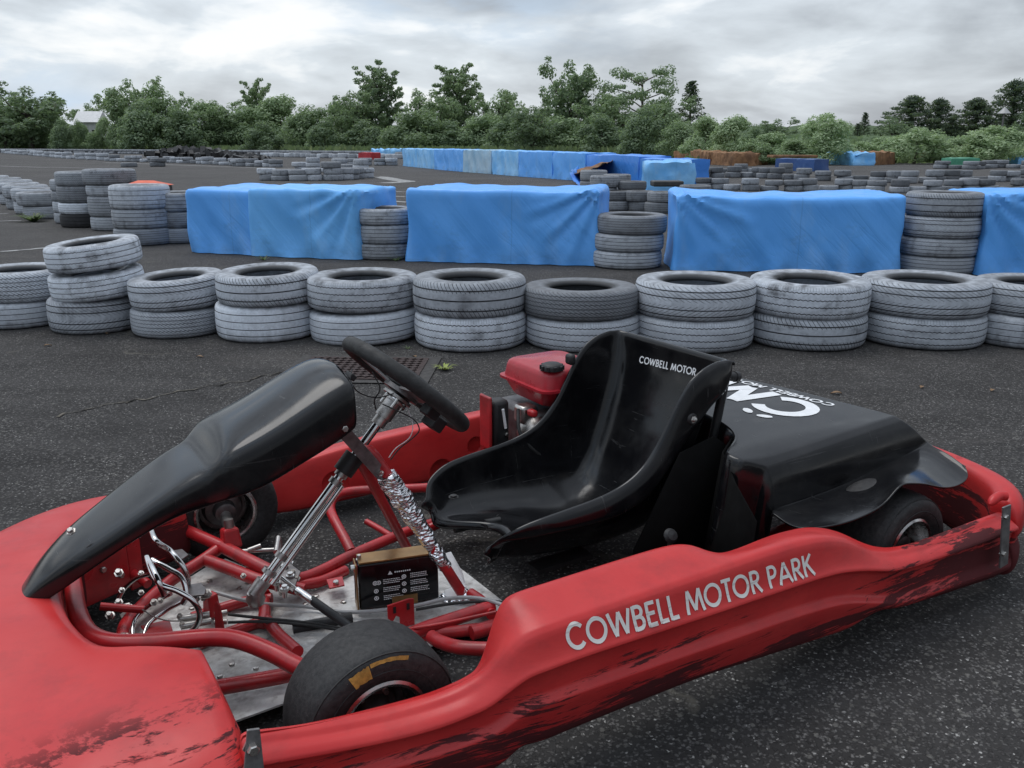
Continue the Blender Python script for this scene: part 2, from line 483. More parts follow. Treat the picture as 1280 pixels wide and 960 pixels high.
# ------------------------------------------------------------------ mesh helpers
class MB:
    def __init__(s):
        s.v, s.f = [], []

    def add(s, vs, fs):
        n = len(s.v)
        s.v += [tuple(v) for v in vs]
        s.f += [tuple(i + n for i in f) for f in fs]
        return s

    def grid(s, rows, closeu=False, closev=False):
        n = len(s.v)
        nu, nv = len(rows), len(rows[0])
        for r in rows:
            s.v += [tuple(p) for p in r]
        for i in range(nu if closeu else nu - 1):
            for j in range(nv if closev else nv - 1):
                a, b = i, (i + 1) % nu
                c, d = j, (j + 1) % nv
                s.f.append((n + a * nv + c, n + b * nv + c, n + b * nv + d, n + a * nv + d))
        return s

    def box(s, c, size, rot=None, taper=1.0):
        c = Vector(c)
        hx, hy, hz = [q / 2 for q in size]
        vs = []
        for z in (-hz, hz):
            k_ = taper if z > 0 else 1
            for x, y in ((-hx, -hy), (hx, -hy), (hx, hy), (-hx, hy)):
                p = Vector((x * k_, y * k_, z))
                if rot is not None:
                    p = rot @ p
                vs.append(c + p)
        return s.add(vs, [(0, 3, 2, 1), (4, 5, 6, 7), (0, 1, 5, 4), (1, 2, 6, 5), (2, 3, 7, 6), (3, 0, 4, 7)])

    def tube(s, pts, r, seg=12, closed=False, cap=True):
        pts = [Vector(p) for p in pts]
        n = len(pts)
        rs = r if isinstance(r, (list, tuple)) else [r] * n
        tang = []
        for i in range(n):
            a = pts[(i - 1) % n] if (closed or i > 0) else pts[i]
            b = pts[(i + 1) % n] if (closed or i < n - 1) else pts[i]
            d = (b - a)
            tang.append(d.normalized() if d.length > 1e-9 else Vector((0, 0, 1)))
        up = Vector((0, 0, 1)) if abs(tang[0].z) < .9 else Vector((1, 0, 0))
        nrm = (up - tang[0] * up.dot(tang[0])).normalized()
        rows = []
        for i in range(n):
            nrm = (nrm - tang[i] * nrm.dot(tang[i]))
            nrm = nrm.normalized() if nrm.length > 1e-6 else tang[i].orthogonal().normalized()
            bn = tang[i].cross(nrm)
            rows.append([pts[i] + (nrm * math.cos(a) + bn * math.sin(a)) * rs[i]
                         for a in [2 * PI * j / seg for j in range(seg)]])
        base = len(s.v)
        s.grid(rows, closeu=closed, closev=True)
        if cap and not closed:
            s.f.append(tuple(base + j for j in range(seg)))
            s.f.append(tuple(base + (n - 1) * seg + j for j in reversed(range(seg))))
        return s

    def lathe(s, prof, seg=48, mat_=None, a0=0, a1=2 * PI, closed_prof=False):
        full = abs(a1 - a0 - 2 * PI) < 1e-6
        rows = []
        for i in range(seg if full else seg + 1):
            a = a0 + (a1 - a0) * i / seg
            row = []
            for r, z in prof:
                p = Vector((r * math.cos(a), r * math.sin(a), z))
                row.append(mat_ @ p if mat_ is not None else p)
            rows.append(row)
        return s.grid(rows, closeu=full, closev=closed_prof)

    def plate(s, poly, thick, origin, ux, uy):
        ux, uy = Vector(ux).normalized(), Vector(uy)
        uy = (uy - ux * uy.dot(ux)).normalized()
        nn = ux.cross(uy) * thick / 2
        o_ = Vector(origin)
        a = [o_ + ux * p[0] + uy * p[1] + nn for p in poly]
        b = [o_ + ux * p[0] + uy * p[1] - nn for p in poly]
        n = len(poly)
        fs = [tuple(range(n)), tuple(reversed(range(n, 2 * n)))]
        for i in range(n):
            j = (i + 1) % n
            fs.append((i, n + i, n + j, j))
        return s.add(a + b, fs)

    def build(s, name, material, parent=None, smooth=True, subsurf=0, bevel=0, solid=0, autosm=40):
        me = bpy.data.meshes.new(name)
        me.from_pydata(s.v, [], s.f)
        me.update()
        bm = bmesh.new()
        bm.from_mesh(me)
        bmesh.ops.recalc_face_normals(bm, faces=bm.faces[:])
        bm.to_mesh(me)
        bm.free()
        if smooth:
            me.shade_smooth()
            if autosm and not subsurf:
                me.set_sharp_from_angle(angle=R(autosm))
        me.materials.append(material)
        ob = bpy.data.objects.new(name, me)
        COL.objects.link(ob)
        if parent is not None:
            ob.parent = parent
        if solid:
            md = ob.modifiers.new('solid', 'SOLIDIFY')
            md.thickness = solid
            md.offset = 0
        if bevel:
            md = ob.modifiers.new('bevel', 'BEVEL')
            md.width = bevel
            md.segments = 2
            md.limit_method = 'ANGLE'
            md.angle_limit = R(35)
        if subsurf:
            md = ob.modifiers.new('sub', 'SUBSURF')
            md.levels = subsurf
            md.render_levels = subsurf
        return ob


def smooth_path(pts, n=6, closed=False):
    pts = [Vector(p) for p in pts]
    out = []
    N = len(pts)
    rng = range(N) if closed else range(N - 1)
    for i in rng:
        p1, p2 = pts[i], pts[(i + 1) % N]
        p0 = pts[(i - 1) % N] if (closed or i > 0) else p1 * 2 - p2
        p3 = pts[(i + 2) % N] if (closed or i + 2 < N) else p2 * 2 - p1
        for j in range(n):
            t_ = j / n
            out.append(.5 * ((2 * p1) + (-p0 + p2) * t_ + (2 * p0 - 5 * p1 + 4 * p2 - p3) * t_ ** 2
                             + (-p0 + 3 * p1 - 3 * p2 + p3) * t_ ** 3))
    if not closed:
        out.append(pts[-1])
    return out


def tag(o, label=None, cat=None, group=None, kind=None):
    if label: o['label'] = label
    if cat: o['category'] = cat
    if group: o['group'] = group
    if kind: o['kind'] = kind
    return o


def empty(name, loc=(0, 0, 0), rz=0, label=None, cat=None, group=None):
    o = bpy.data.objects.new(name, None)
    COL.objects.link(o)
    o.location = loc
    o.rotation_euler = (0, 0, rz)
    o.empty_display_size = .1
    return tag(o, label, cat, group)


def interp(tab, x):
    tab = sorted(tab)
    if x <= tab[0][0]: return tab[0][1]
    if x >= tab[-1][0]: return tab[-1][1]
    for (a, va), (b, vb) in zip(tab, tab[1:]):
        if a <= x <= b:
            return va + (vb - va) * (x - a) / (b - a)


def axis_mat(p, d, up=(0, 0, 1)):
    """matrix whose z axis points along d, at p"""
    q = Vector(d).normalized().to_track_quat('Z', 'Y')
    return Matrix.Translation(Vector(p)) @ q.to_matrix().to_4x4()


def bolt(mb, p, d, r=.007, h=.006):
    m4 = axis_mat(p, d)
    mb.lathe([(0, -h), (r * 1.5, -h), (r * 1.5, -h * .55), (r, -h * .5), (r, h * .8), (r * .8, h), (0, h)], 6, m4)


# ====================================================================== WORLD
SUN_EL, SUN_ROT = R(68), R(318)
w = bpy.data.worlds.new("World")
sc.world = w
w.use_nodes = True
t = NT(w.node_tree)
sky = t.new('ShaderNodeTexSky', sky_type='NISHITA')
sky.sun_disc = False
sky.sun_elevation = SUN_EL
sky.sun_rotation = SUN_ROT
sky.dust_density = 2.0
sky.air_density = 1.2
dirv = t.new('ShaderNodeTexCoord').outputs['Generated']
x, y, z = t.sep(dirv)
v1 = t.scale(dirv, (1, 1, 3.2))
n1 = t.noise(t.vm('ADD', v1, (2.35, 5.9, .4)), 3.1, 6, .48, .5)
n2 = t.noise(t.vm('ADD', v1, (8.1, 1.2, 3)), 9.0, 6, .55, .3)
cl = t.m('ADD', t.m('MULTIPLY', n1, .78), t.m('MULTIPLY', n2, .24))
side = t.mapr(x, -.5, .5, -.055, .075)
cl = t.m('ADD', cl, t.mapr(z, .02, .22, -.035, .045))
c1 = t.m('ADD', cl, side)
dens = t.mapr(c1, .38, .64, 0, 1, True)
ccol = t.mix(dens, (6.0, 6.5, 7.0), (2.85, 3.08, 3.42))
bright = t.mapr(c1, .455, .39, 0, 1)
ccol = t.mix(bright, ccol, (7.5, 7.55, 7.6))
n3 = t.noise(t.vm('ADD', v1, (1.1, 4.2, 9)), 2.2, 3, .5)
blue = t.m('MULTIPLY', t.mapr(n3, .44, .58), t.mapr(x, .15, -.1))
ccol = t.mix(t.m('MULTIPLY', blue, t.mapr(n2, .42, .58, .15, .95)), ccol, (4.5, 5.7, 7.2))
fin = t.mix(.90, sky.outputs[0], ccol)
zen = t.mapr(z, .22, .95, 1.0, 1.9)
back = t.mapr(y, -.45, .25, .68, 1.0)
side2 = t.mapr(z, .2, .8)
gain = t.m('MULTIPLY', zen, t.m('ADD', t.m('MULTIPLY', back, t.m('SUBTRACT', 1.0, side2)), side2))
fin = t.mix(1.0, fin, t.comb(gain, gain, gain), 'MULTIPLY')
below = t.mapr(z, -.01, -.12)
fin = t.mix(below, fin, (1.6, 1.6, 1.6))
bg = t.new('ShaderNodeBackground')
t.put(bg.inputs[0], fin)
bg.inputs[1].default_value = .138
wo = t.new('ShaderNodeOutputWorld')
t.l.new(bg.outputs[0], wo.inputs[0])

sd = bpy.data.lights.new('sun', 'SUN')
sd.energy = 1.1
sd.angle = R(34)
sd.color = (1, .97, .93)
so = bpy.data.objects.new('sun', sd)
COL.objects.link(so)
az = SUN_ROT
sdir = Vector((math.sin(az) * math.cos(SUN_EL), math.cos(az) * math.cos(SUN_EL), math.sin(SUN_EL)))
so.rotation_euler = sdir.to_track_quat('Z', 'Y').to_euler()

# ====================================================================== GROUND
mb = MB()
mb.add([(-3000, -200, 0), (3000, -200, 0), (3000, 5000, 0), (-3000, 5000, 0)], [(0, 1, 2, 3)])
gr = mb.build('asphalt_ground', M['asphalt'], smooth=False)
tag(gr, kind='structure')


def strip(name, pts, wd, z=.004):
    pts = smooth_path([(p[0], p[1], z) for p in pts], 5)
    rows = []
    for i, p in enumerate(pts):
        a = pts[max(0, i - 1)]
        b = pts[min(len(pts) - 1, i + 1)]
        d = (b - a).normalized()
        n_ = Vector((-d.y, d.x, 0)) * wd / 2
        rows.append([p + n_, p - n_])
    o_ = MB().grid(rows).build(name, M['road_paint'], smooth=False)
    return tag(o_, kind='structure')


strip('road_marking', [g(-120, 322), g(0, 315), g(60, 310), g(130, 305)], .09)
strip('road_marking', [g(-60, 278), g(27, 276)], .10)
strip('road_marking', [g(-60, 271), g(10, 267)], .10)
strip('road_marking', [g(470, 239), g(507, 240)], .16)
strip('road_marking', [g(470, 245), g(507, 246)], .16)
strip('road_marking', [g(470, 250), g(510, 253)], .16)
strip('road_marking', [g(440, 224), g(470, 221), g(495, 225), g(508, 227), g(480, 229)], .5)
strip('road_marking', [g(775, 268), g(812, 267)], .12)
strip('road_marking', [g(130, 203), g(300, 209), g(420, 212)], .25)
strip('road_marking', [g(60, 209), g(140, 211)], .2)
strip('road_marking', [g(1000, 219), g(1280, 222)], .2)
strip('road_marking', [g(-20, 207), g(60, 209.5)], .2)

random.seed(77)
cpts = []
for i in range(33):
    u = i / 32
    q = g(70 + 330 * u, 521 - 64 * u)
    cpts.append(Vector((q.x + random.uniform(-.02, .02), q.y + random.uniform(-.03, .03), .0035)))
rows = []
for i, p in enumerate(cpts):
    d_ = (cpts[min(32, i + 1)] - cpts[max(0, i - 1)]).normalized()
    n_ = Vector((-d_.y, d_.x, 0)) * random.uniform(.002, .008)
    rows.append([p + n_, p - n_])
m, t = mat('dusty_crack')
o = t.obj()
t.finish(t.mix(t.mapr(t.noise(o, 14, 5, .7), .42, .62), (.018, .017, .016), (.17, .155, .13)), .9, 0, None, .1)
ck = MB().grid(rows).build('asphalt_crack', m, smooth=False)
tag(ck, kind='structure')

# ====================================================================== TYRES
def tyre_mesh(name, Rr, W, material, seg=72):
    ri = Rr * .53
    h = W / 2
    prof = [(ri, -h * .66), (ri * 1.02, -h * .80), (ri * 1.08, -h * .88), (Rr * .77, -h * .99), (Rr * .85, -h * 1.0),
            (Rr * .925, -h * .955), (Rr * .965, -h * .86), (Rr * .985, -h * .72), (Rr * .995, -h * .4), (Rr, 0)]
    prof = prof + [(r_, -z_) for r_, z_ in reversed(prof[:-1])]
    inn = [(ri * 1.04, h * .55), (Rr * .84, h * .62), (Rr * .92, 0), (Rr * .84, -h * .62), (ri * 1.04, -h * .55)]
    mb_ = MB()
    mb_.lathe(prof + inn, seg, closed_prof=True)
    me_ob = mb_.build(name, material, autosm=0)
    me = me_ob.data
    bpy.data.objects.remove(me_ob)
    return me


TY_NEAR = {}
TM = {}
for st in range(5):
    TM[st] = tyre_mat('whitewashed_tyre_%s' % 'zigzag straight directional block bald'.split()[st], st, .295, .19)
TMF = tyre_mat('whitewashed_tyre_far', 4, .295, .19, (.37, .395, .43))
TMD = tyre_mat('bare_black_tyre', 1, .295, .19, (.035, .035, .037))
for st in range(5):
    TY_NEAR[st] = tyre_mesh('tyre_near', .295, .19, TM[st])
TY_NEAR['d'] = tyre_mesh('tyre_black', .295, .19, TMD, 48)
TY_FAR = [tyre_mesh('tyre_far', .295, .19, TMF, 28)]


def tyre(me, x, y, z, d, wd, label, group, tilt=(0, 0), tint=1.0, warm=0):
    o = bpy.data.objects.new('tyre', me)
    COL.objects.link(o)
    o.location = (x, y, z + wd / 2)
    o.scale = (d / .59, d / .59, wd / .19)
    o.rotation_euler = (Matrix.Rotation(R(tilt[0]), 3, 'X') @ Matrix.Rotation(R(tilt[1]), 3, 'Y') @ Matrix.Rotation(random.uniform(0, 6.28), 3, 'Z')).to_euler()
    o.color = (tint * (1 + warm), tint, tint * (1 - warm), 1)
    return tag(o, label, 'tyre', group)


# front row: (px centre, py base, diameter, [bottom->top (style, width, tint, dx px, tilt)])
row = [
    (30, 412, .55, [(4, .175, .95, 0, (0, 0)), (3, .20, 1.15, 6, (0, 0))], 'front row stack cut by left edge'),
    (124, 419, .50, [(2, .215, .80, 0, (0, 0)), (0, .165, 1.30, 8, (3, -4)), (0, .165, 1.25, 8, (3, -5))], 'the leaning three-high front stack'),
    (228, 424, .515, [(3, .17, .85, 0, (0, 0)), (2, .19, 1.05, 1, (2, -3))], 'front stack right of leaning one'),
    (337, 430, .55, [(4, .225, 1.3, 0, (0, 0)), (1, .185, 1.02, 5, (2, -1))], 'front stack before gathered blue tarp'),
    (459, 434, .60, [(4, .19, 1.05, 0, (0, -2)), (0, .195, .90, -2, (0, 0))], 'front stack above steering wheel'),
    (589, 443, .595, [(0, .205, 1.1, 0, (0, 0)), (1, .215, .74, -1, (0, 0))], 'front stack left of the engine'),
    (727, 443, .61, [(0, .185, .86, 0, (0, 0)), (3, .175, .42, -3, (-1, 0))], 'lowest front stack, above the engine'),
    (864, 443, .625, [(0, .19, .85, 0, (0, 0)), (2, .21, .98, 0, (0, 0))], 'front stack just behind the seat'),
    (1004, 441, .62, [(1, .195, .78, 0, (0, 0)), (0, .205, 1.08, 0, (1, 0))], 'front stack behind the engine cover'),
    (1146, 439, .645, [(0, .19, .82, 0, (0, 0)), (2, .205, .92, 0, (0, 0))], 'widest front stack, right of cover'),
    (1274, 438, .60, [(4, .19, .8, 0, (0, 0)), (2, .19, .8, 8, (0, 0))], 'front stack cut by right edge'),
]
GN = 'whitewashed tyres stacked in the front row behind the kart'
pos_words = {2: ['lower', 'upper'], 3: ['bottom', 'middle', 'top'], 4: ['bottom', 'second', 'third', 'top']}
desc = {0: 'zigzag ribbed', 1: 'straight grooved', 2: 'angled tread', 3: 'fine block tread', 4: 'nearly bald'}
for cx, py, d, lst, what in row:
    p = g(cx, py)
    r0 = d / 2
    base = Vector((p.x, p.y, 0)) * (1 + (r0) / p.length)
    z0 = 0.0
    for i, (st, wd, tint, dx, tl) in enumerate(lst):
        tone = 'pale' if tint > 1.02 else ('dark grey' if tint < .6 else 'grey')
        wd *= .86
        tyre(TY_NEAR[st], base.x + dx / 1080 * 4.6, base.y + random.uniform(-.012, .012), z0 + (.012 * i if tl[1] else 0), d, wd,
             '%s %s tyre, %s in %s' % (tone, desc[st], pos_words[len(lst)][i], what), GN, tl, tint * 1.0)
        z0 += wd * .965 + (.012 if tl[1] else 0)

# stacks between and beside the blue blocks
GM = 'tyre stacks between the big blue tarp blocks'
mid = [
    (482, 326, .58, [(0, .17, .58), (4, .20, .66), (4, .17, .78)], 'stack between first two blue blocks'),
    (785, 338, .60, [(0, .17, .85), (0, .17, .75), (3, .185, .55)], 'stack between second and third blue blocks'),
    (1166, 345, .60, [(0, .17, .60), (0, .175, .70), (2, .20, .82), (1, .22, .62)], 'stack between third and fourth blue blocks'),
    (1215, 342, .60, [(0, .17, .25), (0, .18, .25), (2, .20, .25)], 'dark stack hidden behind the right edge of four-high stack'),
    (229, 305, .62, [(3, .19, .70), (3, .20, .55), (0, .23, .66)], 'stack at left end of first blue block'),
]
for cx, py, d, lst, what in mid[:3] + mid[4:]:
    p = g(cx, py)
    base = Vector((p.x, p.y, 0)) * (1 + (d / 2) / p.length)
    z0 = 0
    for i, (st, wd, tint) in enumerate(lst):
        wd *= .85
        tyre(TY_NEAR[st], base.x + random.uniform(-.02, .02), base.y, z0, d * random.uniform(.985, 1.0), wd,
             'grey %s tyre, %s of %s' % (desc[st], pos_words[len(lst)][i], what), GM, (0, 0), tint * .95)
        z0 += wd * .98

# left cluster
GL = 'tyres piled in the tall cluster left of the first blue block'
clu = [
    (182, 308, .60, [(3, .21, .58), (0, .24, .66), (4, .29, .95)], 'widest stack under orange board'),
    (145, 289, .56, [(4, .20, .72), (3, .30, .70), (4, .16, .85), (3, .22, .62)], 'stack left of the widest stack', ),
    (109, 285, .60, [('d', .20, 1), (4, .17, 1.2), (3, .25, .50), (3, .21, .70)], 'stack with black bottom tyre'),
    (97, 280, .55, [(3, .17, .8), (4, .18, .9), (3, .16, .6), (4, .18, .7)], 'slim stack at left of the cluster'),
]
for cx, py, d, lst, what in clu:
    p = g(cx, py)
    base = Vector((p.x, p.y, 0)) * (1 + (d / 2) / p.length)
    z0 = 0
    for i, (st, wd, tint) in enumerate(lst):
        wd *= .83
        dd = d * (1.08 if (i == 3 and d == .56) else random.uniform(.97, 1.0))
        lab = ('bare black tyre, bottom of a left cluster stack') if st == 'd' else 'grey tyre, %s of %s' % (pos_words[len(lst)][i], what)
        tyre(TY_NEAR[st], base.x, base.y, z0, dd, wd, lab, GL, (0, 0), tint)
        z0 += wd * .98

# orange topped thing: a dark plastic crate-like box with an orange lid behind
q = gy(186, 231.5, 10.3)
ob = empty('orange_lid_box', (q.x, q.y, 0), 0, 'bright orange board lying on a dark box behind the tyres', 'board')
MB().box((0, 0, q.z / 2), (.42, .36, q.z)).build('box', M['grey_board'], ob, False, bevel=.02)
mbx = MB()
zt_ = q.z
mbx.add([(-.23, -.22, zt_), (.22, -.22, zt_), (.22, .2, zt_), (-.23, .2, zt_), (-.12, 0, zt_ + .055), (.06, 0, zt_ + .055)],
        [(0, 1, 2, 3), (0, 1, 5, 4), (1, 2, 5), (2, 3, 4, 5), (3, 0, 4)])
mbx.build('lid', M['orange'], ob, False)

# two-high row running away to the left edge
GR = 'two-high grey tyre row running off to the left edge'
pts = [(58, 274), (47, 268), (37, 262), (27, 256), (17, 251), (6, 246.5), (-6, 242), (-19, 238)]
nm = 'nearest second third fourth fifth sixth seventh farthest'.split()
for i, (cx, py) in enumerate(pts):
    p = g(cx, py)
    base = Vector((p.x, p.y, 0)) * (1 + .3 / p.length)
    z0 = 0
    for j in range(2):
        wd = random.uniform(.17, .20)
        st = random.choice([0, 3, 4, 3])
        tyre(TY_NEAR[st], base.x + random.uniform(-.04, .04), base.y, z0, .62 + .05 * j, wd,
             '%s %s tyre of the two-high row at left edge, %s stack' % ('pale grey', pos_words[2][j], nm[i]), GR, (0, 0),
             random.uniform(.75, 1.15))
        z0 += wd

# far rows ------------------------------------------------------------
def ordn(i):
    return ('first second third fourth fifth sixth seventh eighth ninth tenth eleventh twelfth thirteenth fourteenth '
            'fifteenth sixteenth seventeenth eighteenth nineteenth twentieth twenty-first twenty-second twenty-third twenty-fourth twenty-fifth twenty-sixth').split()[i]


def far_row(pxs, heights, label, group, d=.60, tint=(.5, 1.2), scale_w=1.0, n=None):
    pp = [g(*q) for q in pxs]
    L = [0]
    for a, b in zip(pp, pp[1:]):
        L.append(L[-1] + (b - a).length)
    n = n or max(2, int(L[-1] / (d * 1.04)) + 1)
    for i in range(n):
        s = L[-1] * i / (n - 1)
        for q in range(len(pp) - 1):
            if L[q] <= s <= L[q + 1] + 1e-6:
                f = (s - L[q]) / (L[q + 1] - L[q])
                p = pp[q].lerp(pp[q + 1], f)
                break
        hN = heights[i % len(heights)]
        z0 = 0
        jx, jy = random.uniform(-.08, .08), random.uniform(-.1, .1)
        for j in range(hN):
            wd = random.uniform(.17, .23) * scale_w
            tn = random.uniform(*tint)
            tier = {1: 'single', 2: ['lower', 'upper'][min(j, 1)], 3: ['bottom', 'middle', 'top'][min(j, 2)]}[min(hN, 3)]
            tyre(TY_FAR[0], p.x + jx + random.uniform(-.05, .05), p.y + jy + .3, z0, d * random.uniform(.93, 1.07), wd,
                 '%s tyre of %s stack, %s' % (tier, ordn(i), label), group, (0, 0), tn)
            z0 += wd


far_row([(4, 191.5), (40, 194.5), (80, 198), (124, 200.5)], [2, 2, 2, 1, 2], 'far pale row at the left edge',
        'small whitewashed tyres in the far left row', .75, (1.2, 1.9), 1.05, n=22)
far_row([(134, 201.5), (170, 202.5), (215, 203.5), (250, 205), (290, 207)], [1, 2, 1, 2, 2], 'far row before the black heap',
        'tyres in the far row below the black heap', .60, (.6, 1.7), .85, n=19)
far_row([(295, 208), (342, 209.5)], [2, 2, 2, 1], 'row right of black heap',
        'tyres in the short row right of the black heap', .58, (.6, 1.4), .8, n=7)
far_row([(155, 209), (196, 208.5)], [1, 2], 'lone pair on open asphalt', 'lone tyres on the open asphalt', .7, (.4, .8), 1.0, n=2)
far_row([(332, 226), (360, 226.5), (385, 226.5), (412, 226), (432, 225), (452, 223)], [2, 2, 2, 2, 3], 'tyre island near side behind blue block',
        'tyres of the island behind the first blue block', .54, (.7, 1.7), .78, n=9)
far_row([(372, 214), (400, 215), (428, 217), (448, 219)], [2, 3], 'tyre island far side',
        'tyres of the island far side', .54, (.8, 1.7), .85, n=6)
far_row([(425, 207), (452, 207), (487, 207)], [2, 2, 2], 'short row left of the long blue wall',
        'tyres left of the long blue wall', .6, (.8, 1.7), .85, n=5)
far_row([(330, 196), (380, 197), (430, 198), (497, 198.5)], [1], 'thin row under the trees left',
        'thin far row under the trees', .8, (1.0, 1.9), 1.6, n=22)
# dark cluster between the long blue wall and third block
far_row([(750, 262), (775, 264)], [3, 2], 'dark cluster left of torn blue tarp', 'dark tyres left of the torn blue tarp', .50, (.4, .9), .85, n=2)
far_row([(745, 252), (768, 254)], [3, 3], 'back of the dark cluster by torn tarp', 'dark tyres left of the torn blue tarp', .52, (.5, 1.1), .85, n=2)
far_row([(786, 262), (812, 267), (842, 268), (868, 268)], [3, 2, 2], 'dark cluster in front of torn blue tarp', 'dark tyres in front of the torn blue tarp', .46, (.4, .9), .75, n=4)
far_row([(885, 237), (930, 239), (990, 240), (1060, 239), (1130, 242), (1210, 241), (1290, 241)], [2, 2, 1, 2, 2], 'near right row behind blue block',
        'tyres in the right hand row just behind the blue blocks', .40, (.4, 1.2), .66, n=19)
far_row([(880, 223), (940, 222), (1010, 226), (1080, 227), (1150, 230), (1220, 228), (1290, 227)], [2, 2, 2, 1], 'farther right row behind blue block',
        'tyres in the second right hand row', .46, (.35, 1.1), .78, n=23)
far_row([(1182, 211), (1215, 212), (1250, 210), (1290, 211)], [2, 1], 'far right row by the green tarp',
        'tyres of the far right row', .6, (.4, .9), .8, n=11)
far_row([(905, 216), (940, 216), (985, 217)], [1, 2, 1], 'short row before the brown foam blocks', 'tyres before the brown foam blocks', .5, (.4, .9), .8, n=5)

# strip of tyres along the tree line: too many and too small to count
mb = MB()
for i in range(240):
    px = 0 + i * 2.3
    p = g(px, 190.6 + .012 * px * .9 if px < 500 else 198)
    for j in range(2):
        mb.lathe([(.18, .22 * j), (.38, .22 * j + .02), (.42, .22 * j + .11), (.38, .22 * j + .2), (.18, .22 * j + .215)], 7,
                 Matrix.Translation(p + Vector((random.uniform(-.1, .1), random.uniform(-.4, .4), 0))))
ob = mb.build('distant_tyre_rows', TMF)
ob.color = (1.2, 1.2, 1.2, 1)
tag(ob, 'thin strip of countless pale tyres along the foot of the trees', 'tyre row', kind='stuff')

# ====================================================================== TARP BLOCKS
def tarp_block(name, W_, D_, Hh, material, label, group, loc, rz, seed=0, amp=.014, sag=0., foldR=True, foldL=False, res=.028, flare=.03,
               seam=None):
    """box draped by a sheet: rounded edges, sag on top, pulled folds at the corners and a wavy hem"""
    nx, ny, nz = max(4, int(W_ / res)), max(3, int(D_ / (res * 1.3))), max(3, int(Hh / res))
    bm = bmesh.new()
    bmesh.ops.create_cube(bm, size=1)
    bm.free()
    def disp(p, nrm):
        x, y, z = p
        q = Vector((x + seed * 3.1, y + seed, z))
        # diagonal tension folds
        ph = (x * 1.0 + z * .8)
        a = noise.noise(Vector((ph * 4 + seed, z * 1.1, y * 3 + seed))) * amp * 1.3
        a += noise.noise(q * 3.5) * amp * .6
        a += noise.noise(Vector((x * 10 + z * 6 + seed, z * 2, y * 9))) * amp * .35
        low = max(0., 1 - z / (Hh * .45))
        a += (.5 + .5 * math.sin(x * 21 + seed + 3 * noise.noise(q * 2))) * flare * low * low
        # the sheet is gathered at a corner: ridges fan out from the upper corner
        for on, sx_ in ((foldR, 1), (foldL, -1)):
            if on:
                dx_, dz_ = (W_ / 2 + .02 - sx_ * x), (Hh + .03 - z)
                rad_ = math.hypot(dx_, dz_)
                th_ = math.atan2(dx_, dz_)
                fall = max(0., 1 - rad_ / (.75 * Hh + .25)) ** .6 * min(1, rad_ / .12)
                wv_ = math.sin(th_ * 15 + seed + 1.5 * noise.noise(q * 3)) + .5 * math.sin(th_ * 31 + seed)
                a += wv_ * .017 * fall * (1 if y < 0 else .4)
        # gentle creases hanging from the front top edge
        a += .010 * (1 - abs(noise.noise(Vector((x * 3.2 + z * 2.0 + seed * 2, z * .7, y + seed)))) * 2.5) * (1 if z < Hh - .04 else .3)
        if seam is not None and x > seam:
            a += .016
        return Vector(p) + Vector(nrm) * a
    rr = .035
    V, FF = [], []
    idx = {}
    def vert(p, nrm):
        # round the box edges
        c = Vector((max(-W_ / 2 + rr, min(W_ / 2 - rr, p[0])), max(-D_ / 2 + rr, min(D_ / 2 - rr, p[1])), min(Hh - rr, p[2])))
        d = Vector(p) - c
        if d.length > 1e-6:
            dn = d.normalized()
            pp_ = c + dn * rr
        else:
            dn, pp_ = Vector(nrm), Vector(p)
        key = (round(p[0], 4), round(p[1], 4), round(p[2], 4))
        if key in idx: return idx[key]
        s_ = sag * math.sin(PI * max(0, min(1, (p[0] + W_ / 2) / W_))) * max(0, (p[2] / Hh))
        q = disp(pp_, dn)
        q.z = max(.006, q.z - s_) if p[2] > .001 else .006
        V.append(q)
        idx[key] = len(V) - 1
        return idx[key]
    def face(n1_, n2_, fn, nrm):
        for i in range(n1_):
            for j in range(n2_):
                FF.append(tuple(vert(fn(a / n1_, b / n2_), nrm) for a, b in ((i, j), (i + 1, j), (i + 1, j + 1), (i, j + 1))))
    face(nx, nz, lambda a, b: (-W_ / 2 + a * W_, -D_ / 2, b * Hh), (0, -1, 0))
    face(nx, nz, lambda a, b: (-W_ / 2 + a * W_, D_ / 2, b * Hh), (0, 1, 0))
    face(ny, nz, lambda a, b: (-W_ / 2, -D_ / 2 + a * D_, b * Hh), (-1, 0, 0))
    face(ny, nz, lambda a, b: (W_ / 2, -D_ / 2 + a * D_, b * Hh), (1, 0, 0))
    face(nx, ny, lambda a, b: (-W_ / 2 + a * W_, -D_ / 2 + b * D_, Hh), (0, 0, 1))
    m_ = MB()
    m_.v = [tuple(v) for v in V]
    m_.f = FF
    o_ = m_.build(name, material, None, autosm=60)
    o_.location = loc
    o_.rotation_euler = (0, 0, rz)
    return tag(o_, label, 'tarp block', group)


def block_px(a, b, D_, Hh, *args, zback=0, **kw):
    A, B = g(*a), g(*b)
    d = B - A
    rz = math.atan2(d.y, d.x)
    n_ = Vector((-math.sin(rz), math.cos(rz), 0))
    c = (A + B) / 2 + n_ * D_ / 2
    return tarp_block('tarp_block', d.length, D_, Hh, *args, loc=c, rz=rz, **kw)


